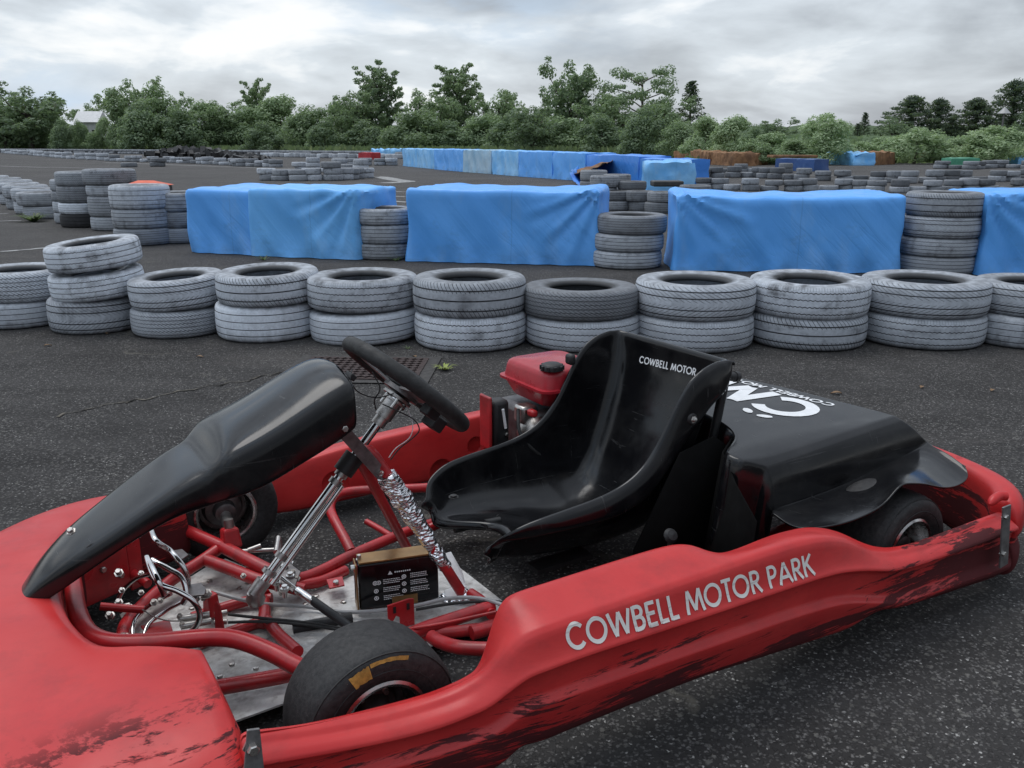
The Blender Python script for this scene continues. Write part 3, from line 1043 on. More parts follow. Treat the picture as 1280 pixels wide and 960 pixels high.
GB = 'big blue tarp covered blocks behind the front tyre row'
block_px((237, 315.5), (330, 320), .98, .60, M['tarp'], 'blue tarp block whose left end shows, first in the near row', GB, seed=1.3, foldR=False)
block_px((314, 320), (449, 325.5), .90, .62, M['tarp_light'], 'light blue tarp block joined to the first, with a gathered right corner', GB, seed=4.1, amp=.018)
block_px((510, 327), (748, 333), .92, .64, M['tarp'], 'long blue tarp block between two three-high tyre stacks', GB, seed=7.7, sag=.01)
block_px((842, 338.5), (1124, 342.5), .98, .625, M['tarp'], 'longest blue tarp block with sagging top, right behind the seat', GB, seed=2.2, sag=.03,
         foldL=True, foldR=False, amp=.016)
block_px((1222, 345), (1480, 349), .92, .64, M['tarp'], 'blue tarp block cut by the right picture edge, white lined flap', GB, seed=9.9, foldL=True, amp=.02)

# the folded corner flaps (sub sheets pinned on the side of the tarps)
def flap(pxs, Y, name, material, parent_label, cat='tarp flap'):
    pass

GW = 'blue tarp sections of the long far wall'
wall = [((503, 207.5), (543, 211.5), 'tarp_pale', 'bleached patchy blue section, left end of the long far wall'),
        ((543, 211.8), (579, 215), 'tarp', 'deeper blue section second from left end of far wall'),
        ((579, 215.2), (614, 217.6), 'tarp_white', 'almost white section, third from left of far wall'),
        ((615, 217.8), (648, 220.6), 'tarp_pale', 'pale section fourth from left of far wall'),
        ((649, 220.8), (690, 223.6), 'tarp', 'mid blue section in the middle of far wall'),
        ((691, 223.8), (731, 226.8), 'tarp', 'smooth light blue section of far wall left of cardboard sheet'),
        ((732, 227), (797, 232), 'tarp_deep', 'deep blue section of far wall behind the cardboard sheet'),
        ((798, 232.2), (840, 236), 'tarp_deep', 'deep blue right end section of far wall behind torn tarp')]
for i, (a, b, mt, lab) in enumerate(wall):
    block_px(a, b, 1.0, [.78, .79, .79, .78, .77, .76, .72, .66][i], M[mt], lab, GW, seed=i * 2.7, res=.12, amp=.03, flare=.05, foldR=False)

# brown foam and torn sheets further right
GF = 'weathered brown foam blocks at the foot of the bushes'
foam = [((852, 200), (872, 201), .55, 'brown foam block nearest the far blue wall'),
        ((876, 204), (900, 206), .62, 'brown foam block with blue sheet slipping off'),
        ((903, 206), (935, 208), .58, 'wide dark brown foam block under pale green lid'),
        ((936, 207), (950, 206), .55, 'small brown foam block left of navy tarp'),
        ((1065, 206), (1088, 206.5), .60, 'brown foam block right of torn blue sheet'),
        ((1089, 206.5), (1111, 205.5), .60, 'light brown foam block with blue strip hanging down'),
        ((1118, 203), (1132, 203), .5, 'brown foam block half overgrown by leaves'),
        ((1158, 203), (1180, 203), .48, 'brown foam block beside the green tarp')]
for i, (a, b, h_, lab) in enumerate(foam):
    A, B = g(*a), g(*b)
    d = B - A
    o_ = tarp_block('foam_block', d.length, 1.0, h_, M['cardboard'], lab, GF, (A + B) / 2 + Vector((0, .5, 0)), math.atan2(d.y, d.x),
                    seed=i * 3.3, amp=.09, res=.16, foldR=False)
    o_['category'] = 'foam block'
block_px((968, 213), (1017, 214.5), .9, .45, M['tarp_navy'], 'low navy tarp block with brown top', 'far tarp covered blocks at the right', seed=3, res=.12, amp=.02)
A = g(992, 212.5)
o_ = MB().box((0, 0, 0), (1.75, .9, .1)).build('brown_board', M['cardboard'], None, False, bevel=.02)
o_.location = (A.x, A.y + .35, .52)
tag(o_, 'brown board lying on the navy tarp block', 'board')
block_px((1010, 204), (1066, 207), 1.0, .56, M['tarp_pale'], 'crumpled torn bright blue sheet over low blocks by the bushes', 'far tarp covered blocks at the right', seed=8, res=.14, amp=.12)
block_px((1188, 207.5), (1224, 207.5), 1.0, .36, M['green_tarp'], 'low green tarp covered block far right', 'far tarp covered blocks at the right', seed=5, res=.15, amp=.03)
block_px((1272, 206), (1300, 206), 1.0, .5, M['tarp_pale'], 'blue tarp block at the far right edge', 'far tarp covered blocks at the right', seed=6, res=.15, amp=.03)
block_px((464, 196), (492, 196.5), 1.0, .55, M['tarp_pale'], 'small heap of blue sheet left of the long blue wall under trees', 'far tarp covered blocks at the right', seed=6.6, res=.15, amp=.15)
block_px((448, 199.5), (464, 199.8), .8, .45, M['red_fabric'], 'small red covered block in the far tyre row', 'far tarp covered blocks at the right', seed=6.6, res=.15, amp=.03)

# cardboard sheet with blue sheet under it, and the torn tarp block in front of the wall
p = g(738, 236)
def rag(name, pts, zf, material, label, cat, seed, n=16, thick=.01):
    """crumpled sheet over a quad of ground points, heights from zf(u,v)"""
    A, B, C, D = [Vector(q) for q in pts]
    rows = []
    for i in range(n + 1):
        r_ = []
        for j in range(n + 1):
            u, v = i / n, j / n
            q = A.lerp(B, u).lerp(D.lerp(C, u), v)
            e = .06 * noise.noise(Vector((u * 9 + seed, v * 9, seed)))
            r_.append(Vector((q.x + e, q.y + e, max(.01, zf(u, v) + .07 * noise.noise(Vector((u * 5, v * 5 + seed, 1)))))))
        rows.append(r_)
    o_ = MB().grid(rows).build(name, material, None, solid=thick)
    return tag(o_, label, cat)


rag('blue_sheet', [g(712, 233), g(742, 235), g(752, 228), g(722, 227)], lambda u, v: .02 + .30 * abs(2 * u - 1) ** 2 + .1 * v, M['tarp_deep'],
    'crumpled blue sheet under the brown cardboard', 'sheet', 1)
rag('cardboard_sheet', [g(716, 231), g(758, 233), g(772, 226), g(730, 224)], lambda u, v: .26 + .28 * u + .12 * v, M['cardboard'],
    'bent sheet of brown cardboard lying on tyres by the far blue wall', 'sheet', 5)
block_px((808, 244), (868, 244), .8, .66, M['tarp_pale'], 'torn faded blue tarp block in front of the long wall right end', 'blue tarp sections of the long far wall', seed=12, res=.08, amp=.06)
o_ = MB().box((0, 0, 0), (.50, .4, .09)).build('black_board', M['grey_board'], None, False, bevel=.02)
q = g(836, 259)
o_.location = (q.x, q.y + .3, .37)
tag(o_, 'black slab lying on the dark tyres before torn tarp', 'slab')

# black heap
mb = MB()
A, B = g(185, 200), g(322, 205)
for i in range(260):
    u = random.random()
    p = A.lerp(B, u)
    hh = .25 + .85 * (math.sin(PI * min(1, u * .9 + .15))) * random.random() ** .7
    s = random.uniform(.25, .6)
    rot = Matrix.Rotation(random.uniform(0, 6), 3, Vector((random.random(), random.random(), random.random())).normalized())
    mb.box((p.x + random.uniform(-.2, .2), p.y + random.uniform(0, 2.2), hh * .55), (s, s * .7, s * .5), rot)
A = A + Vector((0, 1.0, 0)); B = B + Vector((0, 1.0, 0))
ob = mb.build('rubber_heap', M['black_matte'], None, False)
tag(ob, 'long low heap of broken black rubber on the far track', 'heap', kind='thing')

# ====================================================================== TREES
def leaves(mb_, c, rad, n, size, flat=1.0):
    for _ in range(n):
        d = Vector((random.gauss(0, 1), random.gauss(0, 1), random.gauss(0, 1)))
        if d.length < 1e-3: continue
        d.normalize()
        rr_ = rad * (.55 + .5 * random.random())
        p = Vector(c) + Vector((d.x * rr_, d.y * rr_, d.z * rr_ * flat))
        nrm = (d + Vector((random.uniform(-.8, .8), random.uniform(-.8, .8), random.uniform(-.2, 1.0)))).normalized()
        a = nrm.orthogonal().normalized()
        a.rotate(Matrix.Rotation(random.uniform(0, 6.28), 3, nrm))
        b = nrm.cross(a)
        s = size * random.uniform(.6, 1.3)
        mb_.add([p - a * s, p - b * s * .5, p + a * s, p + b * s * .5], [(0, 1, 2, 3)])


def tree_variant(kind, seed):
    """unit tree: height 1, crown radius about .5, built as (trunk mesh, crown mesh)"""
    random.seed(seed)
    tr, cr = MB(), MB()
    if kind == 'broad':
        tr.tube([(0, 0, 0), (.01, 0, .2), (-.01, .01, .45), (0, 0, .7)], [.03, .024, .017, .006], 7)
        for i in range(17):
            a = i * 2.4 + random.uniform(-.3, .3)
            zb = random.uniform(.15, .6)
            L = random.uniform(.22, .48) * (1.05 - zb * .55)
            e = Vector((math.cos(a) * L, math.sin(a) * L, zb + random.uniform(.1, .32)))
            m_ = Vector((math.cos(a) * L * .5, math.sin(a) * L * .5, zb + .08))
            tr.tube([(0, 0, zb), m_, e], [.012, .009, .003], 5)
            leaves(cr, e, random.uniform(.09, .15), 150, .022, .75)
            leaves(cr, m_, .10, 80, .022, .8)
            for _ in range(3):
                tip = e + Vector((random.uniform(-.1, .1), random.uniform(-.1, .1), random.uniform(.0, .14)))
                tr.tube([e, tip], [.004, .002], 4)
                leaves(cr, tip, .045, 45, .018, .9)
        leaves(cr, (0, 0, .78), .13, 220, .022)
        leaves(cr, (.03, -.02, .92), .07, 100, .018)
        leaves(cr, (0, 0, .5), .28, 420, .025)
        leaves(cr, (0, 0, .24), .30, 380, .026, .7)
    elif kind == 'spiky':
        tr.tube([(0, 0, 0), (.02, 0, .3), (0, 0, .6), (0, 0, .82)], [.028, .02, .013, .004], 7)
        for i in range(38):
            a = i * 2.4
            zb = .22 + .63 * (i / 38)
            L = random.uniform(.20, .46) * (1.15 - .65 * (i / 38))
            e = Vector((math.cos(a) * L, math.sin(a) * L, zb + random.uniform(.06, .2)))
            tr.tube([(0, 0, zb - .05), (e.x * .5, e.y * .5, zb + .04), e], [.009, .006, .002], 5)
            for s in (.35, .5, .65, .8, .95, 1.05):
                p = Vector((0, 0, zb - .05)).lerp(e, s)
                leaves(cr, p + Vector((random.uniform(-.03, .03), random.uniform(-.03, .03), random.uniform(-.02, .03))), .052 * (1.35 - .55 * s), 46, .016, .6)
        leaves(cr, (0, 0, .45), .2, 350, .024)
        leaves(cr, (0, 0, .92), .05, 60, .018)
    elif kind == 'layered':
        tr.tube([(0, 0, 0), (.02, 0, .35), (-.02, 0, .6), (0, 0, .85)], [.026, .02, .013, .004], 7)
        for i in range(15):
            a = i * 2.4
            zb = .35 + .6 * i / 15
            L = random.uniform(.28, .55)
            e = Vector((math.cos(a) * L, math.sin(a) * L, zb + random.uniform(0, .06)))
            tr.tube([(0, 0, zb - .1), e], [.010, .003], 5)
            leaves(cr, e, .13, 170, .018, .5)
            leaves(cr, e * .8 + Vector((random.uniform(-.1, .1), random.uniform(-.1, .1), zb * .2 - .03)), .1, 100, .018, .6)
            leaves(cr, e * .6 + Vector((0, 0, zb * .4)), .10, 80, .02, .3)
    elif kind == 'pine':
        tr.tube([(0, 0, 0), (0, 0, .5), (0, 0, .95)], [.024, .015, .004], 7)
        for i in range(40):
            a = i * 2.4
            zb = .22 + .72 * i / 40
            L = (.36 * math.sin(PI * (.30 + .66 * (i / 40))) + random.uniform(-.05, .05)) * random.uniform(.75, 1.0)
            e = Vector((math.cos(a) * L, math.sin(a) * L, zb))
            tr.tube([(0, 0, zb - .04), e], [.008, .003], 5)
            leaves(cr, e * 1.0, .085, 110, .016, .42)
            leaves(cr, Vector((e.x * .5, e.y * .5, zb)), .09, 90, .016, .6)
            leaves(cr, Vector((0, 0, zb)), .07, 30, .016, .8)
        leaves(cr, (0, 0, .95), .07, 90, .015, .6)
    elif kind == 'conifer':
        tr.tube([(0, 0, 0), (0, 0, .97)], [.02, .003], 7)
        for i in range(60):
            f = i / 60
            a = i * 2.4
            zb = .1 + .88 * f
            L = .20 * (1 - f) + .015
            e = Vector((math.cos(a) * L, math.sin(a) * L, zb + .01))
            leaves(cr, e, .035 + .02 * (1 - f), 40, .014, .6)
            leaves(cr, Vector((e.x * .5, e.y * .5, zb)), .035, 22, .014, .8)
    elif kind == 'bush':
        tr.tube([(0, 0, 0), (.03, 0, .3), (0, .02, .6)], [.02, .015, .005], 6)
        # overlapping lumpy dome: leaves sit on the surface of many lobes
        lobes = []
        for i in range(26):
            a = random.uniform(0, 6.28)
            q = random.random() ** .6
            r_ = .40 * q
            zt = (1 - q ** 2.2) * .74
            lobes.append((Vector((math.cos(a) * r_, math.sin(a) * r_, zt * random.uniform(.75, 1.0) + .10)), random.uniform(.10, .17)))
        for c, r_ in lobes:
            leaves(cr, c, r_, 270, .023, .9)
        leaves(cr, (0, 0, .35), .34, 900, .03, .9)
    random.seed(seed + 100)
    return tr, cr


TREES = {}
def make_meshes():
    spec = [('broad', 1, 'leaf_mid'), ('broad', 2, 'leaf_mid'), ('broad', 3, 'leaf_dark'), ('spiky', 4, 'leaf_mid'), ('spiky', 5, 'leaf_dark'),
            ('layered', 6, 'leaf_dark'), ('pine', 7, 'leaf_pine'), ('pine', 8, 'leaf_pine'), ('conifer', 9, 'leaf_pine'),
            ('bush', 10, 'leaf_kudzu'), ('bush', 11, 'leaf_kudzu'), ('bush', 12, 'leaf_dark'), ('bush', 13, 'leaf_mid')]
    for kind, sd_, mt in spec:
        tr, cr = tree_variant(kind, sd_)
        a = tr.build('trunk', M['bark'])
        b = cr.build('crown', M[mt], smooth=False)
        zz_ = max(v.co.z for v in b.data.vertices)
        rr2 = sorted(math.hypot(v.co.x, v.co.y) for v in b.data.vertices)[int(len(b.data.vertices) * .985)]
        TREES[(kind, sd_)] = (a.data, b.data, zz_, rr2)
        bpy.data.objects.remove(a)
        bpy.data.objects.remove(b)


make_meshes()
random.seed(31)


def tree(key, px, top, wpx, base_py, label, cat, group, name='tree'):
    """stands on the ground at the row base_py, reaching up to the row top, wpx wide"""
    p = g(px, base_py)
    d = p.y
    hgt = gy(px, top, d).z
    wid = wpx / F * (d * cp)
    e = empty(name, p, random.uniform(0, 6.28), label, cat, group)
    a, b, zt_, rt_ = TREES[key]
    wb = wid / (2 * rt_)
    e.scale = (wb, wb, hgt / zt_)
    for nm_, me in (('trunk', a), ('crown', b)):
        o = bpy.data.objects.new(nm_, me)
        COL.objects.link(o)
        o.parent = e
    return e


GT = 'trees of the belt behind the track'
GU = 'leafy bushes at the foot of the tree belt'
T = [
    (('broad', 3), 40, 103, 125, 190, 'wide dark treetop showing above the hedge at far left'),
    (('broad', 2), 8, 118, 80, 190, 'dark tree at the very left edge of the belt'),
    (('broad', 1), 168, 94, 84, 190.5, 'tallest tree of the left part, left of twin crown'),
    (('broad', 2), 212, 106, 80, 190.5, 'rounded tree right of the tallest left tree'),
    (('spiky', 4), 325, 97, 62, 190, 'small feathery treetop poking above the left hedge'),
    (('spiky', 5), 476, 73, 100, 191, 'spiky tree standing above the red covered block'),
    (('spiky', 4), 572, 78, 100, 191.5, 'spiky tree above the left end of the long blue wall'),
    (('broad', 1), 545, 108, 80, 192, 'leafy tree between the two spiky trees'),
    (('broad', 2), 624, 110, 84, 192, 'dark leafed tree right of the second spiky tree'),
    (('broad', 3), 712, 68, 104, 193, 'tallest dark tree in the middle of the belt'),
    (('layered', 6), 800, 80, 110, 193.5, 'tree with flat layered limbs right of the tallest tree'),
    (('broad', 2), 752, 116, 90, 194, 'leafy tree below the layered tree'),
    (('conifer', 9), 860, 100, 60, 193, 'slim pointed conifer right of the layered tree'),
    (('broad', 3), 668, 128, 84, 195, 'low dark tree left of the tallest one'),
    (('broad', 1), 830, 118, 80, 194, 'leafy tree behind the dark round bush'),
    (('broad', 2), 440, 112, 80, 191.5, 'leafy tree left of the spiky tree'),
    (('conifer', 9), 1069, 154, 30, 192, 'left one of two small dark conifers in the gap'),
    (('conifer', 9), 1077, 140, 28, 191.8, 'right one of two small dark conifers in the gap'),
    (('pine', 7), 1133, 118, 78, 190, 'rounded dark pine, leftmost of the right hand pines'),
    (('pine', 8), 1168, 121, 56, 190, 'slender dark pine, second of the right hand pines'),
    (('conifer', 9), 1186, 146, 34, 190, 'short pointed conifer between the right hand pines'),
    (('pine', 7), 1214, 121, 74, 190, 'broad dark pine, third of the right hand pines'),
    (('pine', 8), 1259, 97, 76, 190, 'tallest pine near the right edge behind the lamp'),
    (('broad', 3), 1112, 146, 60, 190.5, 'dark lump of tree left of the right hand pines'),
    (('broad', 3), 1290, 132, 60, 190.5, 'dark tree cut by the right picture edge'),
    (('broad', 3), 968, 146, 70, 189, 'distant dark treetop between two bush domes'),
    (('broad', 1), 118, 126, 60, 188.6, 'pale leafy tree behind the white house'),
    (('broad', 1), 275, 122, 86, 190.5, 'leafy tree left of the feathery treetop'),
]
T += [(('broad', 1), -60, 112, 120, 190, 'leafy tree just beyond the left picture edge'), (('broad', 3), -170, 104, 140, 190, 'dark tree well beyond the left picture edge'),
      (('broad', 2), -290, 112, 150, 190, 'tree farthest beyond the left picture edge'), (('broad', 1), 1370, 120, 130, 190.5, 'leafy tree just beyond the right picture edge'),
      (('broad', 2), 1490, 112, 140, 190.5, 'tree farther beyond the right picture edge')]
for key, px, top, wp, by, lab in T:
    tree(key, px, top, wp, by, lab, 'tree', GT)
B = [
    (('bush', 13), 15, 134, 80, 189.5), (('bush', 10), 62, 130, 84, 189.7), (('bush', 12), 80, 146, 40, 190.5), (('bush', 13), 154, 130, 38, 190.7),
    (('bush', 13), 104, 148, 26, 190.2), (('bush', 10), 134, 144, 28, 190.2), (('bush', 13), 119, 163, 30, 190.3),
    (('bush', 12), 180, 122, 84, 191), (('bush', 12), 232, 130, 70, 191), (('bush', 10), 262, 124, 70, 190.5), (('bush', 13), 308, 128, 74, 190.5),
    (('bush', 10), 352, 116, 84, 190.5), (('bush', 12), 330, 150, 60, 192), (('bush', 13), 392, 128, 80, 191), (('bush', 12), 408, 146, 54, 192),
    (('bush', 10), 428, 126, 66, 191), (('bush', 12), 456, 148, 74, 192), (('bush', 13), 520, 134, 90, 193), (('bush', 12), 565, 148, 80, 193),
    (('bush', 13), 604, 140, 80, 193), (('bush', 12), 645, 132, 84, 194), (('bush', 13), 700, 142, 92, 194.5), (('bush', 12), 752, 140, 80, 196),
    (('bush', 12), 802, 129, 78, 198), (('bush', 13), 850, 148, 60, 199), (('bush', 10), 880, 142, 66, 203), (('bush', 10), 916, 142, 72, 205),
    (('bush', 12), 942, 154, 34, 204), (('bush', 10), 962, 164, 70, 205), (('bush', 11), 1028, 140, 86, 206), (('bush', 10), 990, 172, 60, 206.5),
    (('bush', 11), 1075, 176, 60, 204), (('bush', 10), 1108, 170, 76, 203), (('bush', 11), 1142, 158, 96, 205), (('bush', 12), 1176, 178, 40, 205),
    (('bush', 10), 1196, 170, 60, 204), (('bush', 11), 1240, 156, 100, 206), (('bush', 10), 1288, 162, 70, 205), (('bush', 13), 945, 176, 60, 206),
]
tone = {10: 'pale vine covered', 11: 'big vine covered', 12: 'dark', 13: 'mid green'}
for i, (key, px, top, wp, by) in enumerate(B):
    where = ordn(i) if i < 24 else ordn(len(B) - 1 - i)
    side_ = 'left' if i < 24 else 'right'
    tree(key, px, top, wp, by, '%s rounded bush in the tree belt, %s bush from the %s edge' % (tone[key[1]], where, side_), 'bush', GU, 'bush')

# verge of tall weeds along the tree belt
mb = MB()
random.seed(5)
for i in range(9000):
    px = random.uniform(-40, 1320)
    by = 188.5 + (px / 1280) * 14 if px < 860 else 205 - (px - 860) / 420 * 1.5
    if px > 860: by += random.uniform(-1.5, .3)
    p = g(px, by - random.random() * .8)
    hh = random.uniform(.25, .95) ** 1.3 * (1.0 if px < 860 else .5)
    a = random.uniform(0, 6.28)
    wd_ = random.uniform(.06, .16) * p.y / 50
    l = Vector((math.cos(a), math.sin(a) * .3, 0)) * wd_
    lean = Vector((random.uniform(-.3, .3), random.uniform(-.2, .2), hh))
    mb.add([p - l, p + l, p + lean * .7 + l * 1.1, p + lean, p + lean * .6 - l], [(0, 1, 2, 3, 4)])
ob = mb.build('tall_weeds', M['weed'], None, False)
tag(ob, 'band of tall pale weeds and grass along the foot of the trees', 'weeds', kind='stuff')
# dark undergrowth mass behind weeds so that no horizon shows through
mb = MB()
for i in range(15000):
    px = random.uniform(-200, 1480)
    far_ = 189.3 + (max(0, px) / 1280) * 6 if px < 860 else 196
    p = g(px, far_)
    top_ = 26 if px < 860 else 22
    if 101 < px < 137: top_ = 9
    zt = random.random() ** 1.3 * (p.y * top_ / F) + .1
    s = p.y * random.uniform(.0012, .003)
    q = Vector((p.x, p.y + random.uniform(0, 2.5), zt))
    nrm = Vector((random.uniform(-1, 1), -1, random.uniform(-.3, 1))).normalized()
    a = nrm.orthogonal().normalized(); a.rotate(Matrix.Rotation(random.uniform(0, 6.28), 3, nrm)); b = nrm.cross(a)
    mb.add([q - a * s * 1.5, q - b * s, q + a * s * 1.5, q + b * s], [(0, 1, 2, 3)])
ob = mb.build('undergrowth', M['leaf_mid'], None, False)
tag(ob, 'dense dark undergrowth filling the tree belt', 'undergrowth', kind='stuff')
# far wooded ridge closing the horizon
mb = MB()
rows = []
for i in range(161):
    x_ = -900 + i * 11.25
    hh = 13 + 5 * noise.noise(Vector((i * .13, 0, 0))) + 2.5 * noise.noise(Vector((i * .7, 3, 0)))
    rows.append([(x_, 620, -1), (x_, 621, hh * .6), (x_, 626, hh)])
ob = mb.grid(rows).build('distant_hills', M['leaf_dark'], None)
tag(ob, kind='structure')

# white house behind the left hedge
hp = g(119, 189.2)
hz = gy(119, 139, hp.y).z
hs = empty('white_house', hp, R(6), 'white house glimpsed through the gap in the left hedge', 'house')
hw = 24 / F * hp.y
MB().box((0, 0, hz * .36), (hw, 4, hz * .72)).build('wall', M['white_wall'], hs, False)
mb = MB()
hh0 = hz * .72
mb.add([(-hw * .6, -2.3, hh0), (hw * .6, -2.3, hh0), (hw * .6, 2.3, hh0), (-hw * .6, 2.3, hh0), (-hw * .6, 0, hz), (hw * .6, 0, hz)],
       [(0, 1, 5, 4), (2, 3, 4, 5), (1, 2, 5), (3, 0, 4), (0, 3, 2, 1)])
mb.build('roof', M['white_wall'], hs, False)
for dx in (-.3, .0, .3):
    MB().box((dx * hw, -2.02, hz * .45), (hw * .14, .06, hz * .16)).build('window', M['black_gloss'], hs, False)
MB().box((0, -2.4, hz * .28), (hw * .9, .8, .12)).build('balcony', M['white_wall'], hs, False)

# street lamp at right, grey eave at far left
lp = g(1248, 190.5)
ls = empty('street_lamp', lp, 0, 'white conical street lamp on a pole before the right hand pines', 'street lamp')
lt = gy(1248, 134, lp.y).z
MB().tube([(0, 0, 0), (0, 0, lt - .2)], [.14, .10], 8).build('pole', M['scratched_grey'], ls)
MB().lathe([(.08, .7), (.25, .5), (.75, .0), (.0, .02)], 16, Matrix.Translation((0, 0, lt - .7))).build('lamp_shade', M['cable_grey'], ls)
ep = g(4, 189)
et = gy(4, 118, ep.y).z
es = empty('shed', ep, 0, 'small pale gable roof peeking out at the far left edge', 'shed')
MB().box((-.5, .4, et * .45), (1.2, 2.0, et * .9)).build('wall', M['white_wall'], es, False)
mb = MB()
mb.add([(-1.4, -1, et * .9), (.6, -1, et * .9), (.6, 1.6, et * .9), (-1.4, 1.6, et * .9), (-.4, -1, et), (-.4, 1.6, et)],
       [(0, 1, 4), (1, 2, 5, 4), (2, 3, 5), (3, 0, 4, 5), (0, 3, 2, 1)])
mb.build('roof', M['white_wall'], es, False)

# ====================================================================== SMALL THINGS ON THE ASPHALT
dc = empty('drain_cover', g(452, 462), R(-3), 'rusty checkered drain cover set in a worn concrete rim', 'drain cover')
mb = MB()
mb.add([(-.42, -.30, .006), (.42, -.30, .006), (.42, .30, .006), (-.42, .30, .006)], [(0, 1, 2, 3)])
mb.build('rim', M['concrete'], dc, False)
dc.scale = (.82, .82, 1)
mb = MB()
for i in range(14):
    for j in range(9):
        mb.box((-.30 + i * .046, -.2 + j * .05, .013), (.034, .034, .008), Matrix.Rotation(R(45), 3, 'Z'))
mb.box((0, 0, .0085), (.70, .48, .005))
mb.build('cover_plate', M['rusty'], dc, False)

random.seed(12)
def dry_leaf(px, py, s, label):
    n = 8
    rows = []
    for i in range(n + 1):
        u = i / n
        wv = math.sin(PI * u) * .28 + .01
        rows.append([(s * (u - .5), s * wv * q, .004 + s * .10 * abs(q) + s * .1 * math.sin(u * 4)) for q in (-1, -.5, 0, .5, 1)])
    o_ = MB().grid(rows).build('dry_leaf', M['leaf_brown'], None)
    o_.location = g(px, py)
    o_.rotation_euler = (0, 0, random.uniform(0, 6))
    return tag(o_, label, 'leaf')

dry_leaf(1045, 493, .045, 'curled brown leaf on asphalt above the rear cover lettering')
dry_leaf(1240, 489, .03, 'thin dry leaf on asphalt near the right picture edge')
dry_leaf(1152, 485, .03, 'tiny pale leaf scrap on asphalt right of the curled brown leaf')
dry_leaf(60, 433, .04, 'pale dry twig leaf on asphalt below the leftmost stacks')
dry_leaf(250, 447, .035, 'pale dry leaf below the third front row stack')
dry_leaf(518, 447, .035, 'dry leaf on the drain cover')
dry_leaf(135, 418, .04, 'small leaf at the foot of the three-high stack')

def weed(px, py, s, n, label, mt='grass_yellow'):
    mb_ = MB()
    for i in range(n):
        a = random.uniform(0, 6.28)
        L = s * random.uniform(.5, 1)
        d_ = Vector((math.cos(a), math.sin(a), 0))
        b_ = Vector((-d_.y, d_.x, 0)) * s * .05
        p0 = d_ * s * .1 * random.random()
        mb_.add([p0 - b_, p0 + b_, p0 + d_ * L * .6 + b_ * .8 + Vector((0, 0, L * .35)), p0 + d_ * L + Vector((0, 0, L * .28)),
                 p0 + d_ * L * .6 - b_ * .8 + Vector((0, 0, L * .35))], [(0, 1, 2, 3, 4)])
    o_ = mb_.build('weed', M[mt], None, False)
    o_.location = g(px, py)
    return tag(o_, label, 'weed')

weed(556, 462, .07, 40, 'bright yellow green weed beside the drain cover')
weed(42, 277, .30, 60, 'small patch of grass by the two-high left row', 'weed')
weed(330, 325, .10, 20, 'tiny weed at the foot of the second blue block', 'weed')
weed(510, 436, .04, 14, 'weed squeezed between front row stacks near the wheel', 'weed')
weed(495, 326, .10, 20, 'tiny weed under the stack between first two blue blocks', 'weed')

# ====================================================================== THE KART
kart = empty('go_kart', (TX, TY, 0), YAW, 'red and black rental go-kart with black bucket seat parked on the asphalt in front', 'go-kart')
Zk = lambda px, py, z: k(px, py, z=z)
Yk = lambda px, py, y: k(px, py, y=y)
Xk = lambda px, py, x: k(px, py, x=x)


def crease_cols(ob, nu, nv, cols):
    me = ob.data
    at = me.attributes.new('crease_edge', 'FLOAT', 'EDGE')
    for e in me.edges:
        i, j = e.vertices
        if i < nu * nv and j < nu * nv and i % nv == j % nv and (i % nv) in cols:
            at.data[e.index].value = cols[i % nv]


def ring_crease(ob, nv, rows_, val):
    at = ob.data.attributes['crease_edge']
    for e in ob.data.edges:
        i, j = e.vertices
        if i // nv == j // nv and i // nv in rows_: at.data[e.index].value = val


def loft_sections(secs, name, material, parent, subsurf=2, caps=True, vcrease=None):
    """closed profile rings joined along the kart"""
    m_ = MB()
    m_.grid(secs, closev=True)
    if caps:
        n = len(secs[0])
        b0 = 0
        b1 = (len(secs) - 1) * n
        # quad strip caps between mirrored halves of the ring
        for b in (b0, b1):
            h = n // 2
            for j in range(h - 1):
                m_.f.append((b + j, b + j + 1, b + n - 2 - j, b + n - 1 - j))
    ob_ = m_.build(name, material, parent, subsurf=subsurf)
    if vcrease: crease_cols(ob_, len(secs), len(secs[0]), vcrease)
    return ob_


# ---------------- near side pod
XS = [1.487, 1.478, 1.40, 1.28, 1.20, 1.165, 1.14, 1.125, 1.11, 1.098, 1.085, 1.07, 1.055, 1.035, .99, .85, .72, .675, .65, .625, .59, .56, .50, .44, .38, .33, .285, .25, .215, .18, .14,
      .08, -.04, -.15, -.222, -.232]
T_yi = [(1.49, .565), (1.2, .57), (1.06, .56), (.7, .56), (.62, .575), (.55, .58), (.45, .57), (.3, .565), (.2, .60), (.1, .635), (-.23, .65)]
T_zi = [(1.49,.245),(1.4,.218),(1.28,.205),(1.20,.198),(1.14,.198),(1.11,.203),(1.098,.218),(1.085,.250),(1.07,.292),(1.055,.312),(1.035,.318),(.72,.318),(.675,.314),(.65,.304),(.625,.288),(.59,.276),(.56,.274),(.44,.273),(.38,.268),(.33,.262),(.285,.250),(.25,.236),(.215,.214),(.18,.196),(.14,.186),(.04,.180),(-.23,.190)]
T_yo = [(1.49, .615), (1.3, .63), (1.18, .645), (1.1, .665), (1.03, .685), (.8, .69), (.4, .695), (0, .705), (-.23, .715)]
T_zo = [(1.49,.242),(1.445,.230),(1.363,.209),(1.262,.202),(1.174,.206),(1.119,.232),(1.088,.271),(1.07,.287),(1.049,.297),(1.03,.300),(.879,.302),(.525,.302),(.44,.298),(.388,.291),(.32,.268),(.245,.222),(.17,.200),(.08,.194),(-.232,.200)]
T_z1 = [(1.49,.215),(1.442,.208),(1.333,.184),(1.212,.178),(1.138,.194),(1.102,.218),(1.076,.235),(1.03,.245),(.985,.247),(.742,.238),(.396,.228),(.317,.213),(.202,.180),(.1,.172),(-.232,.172)]
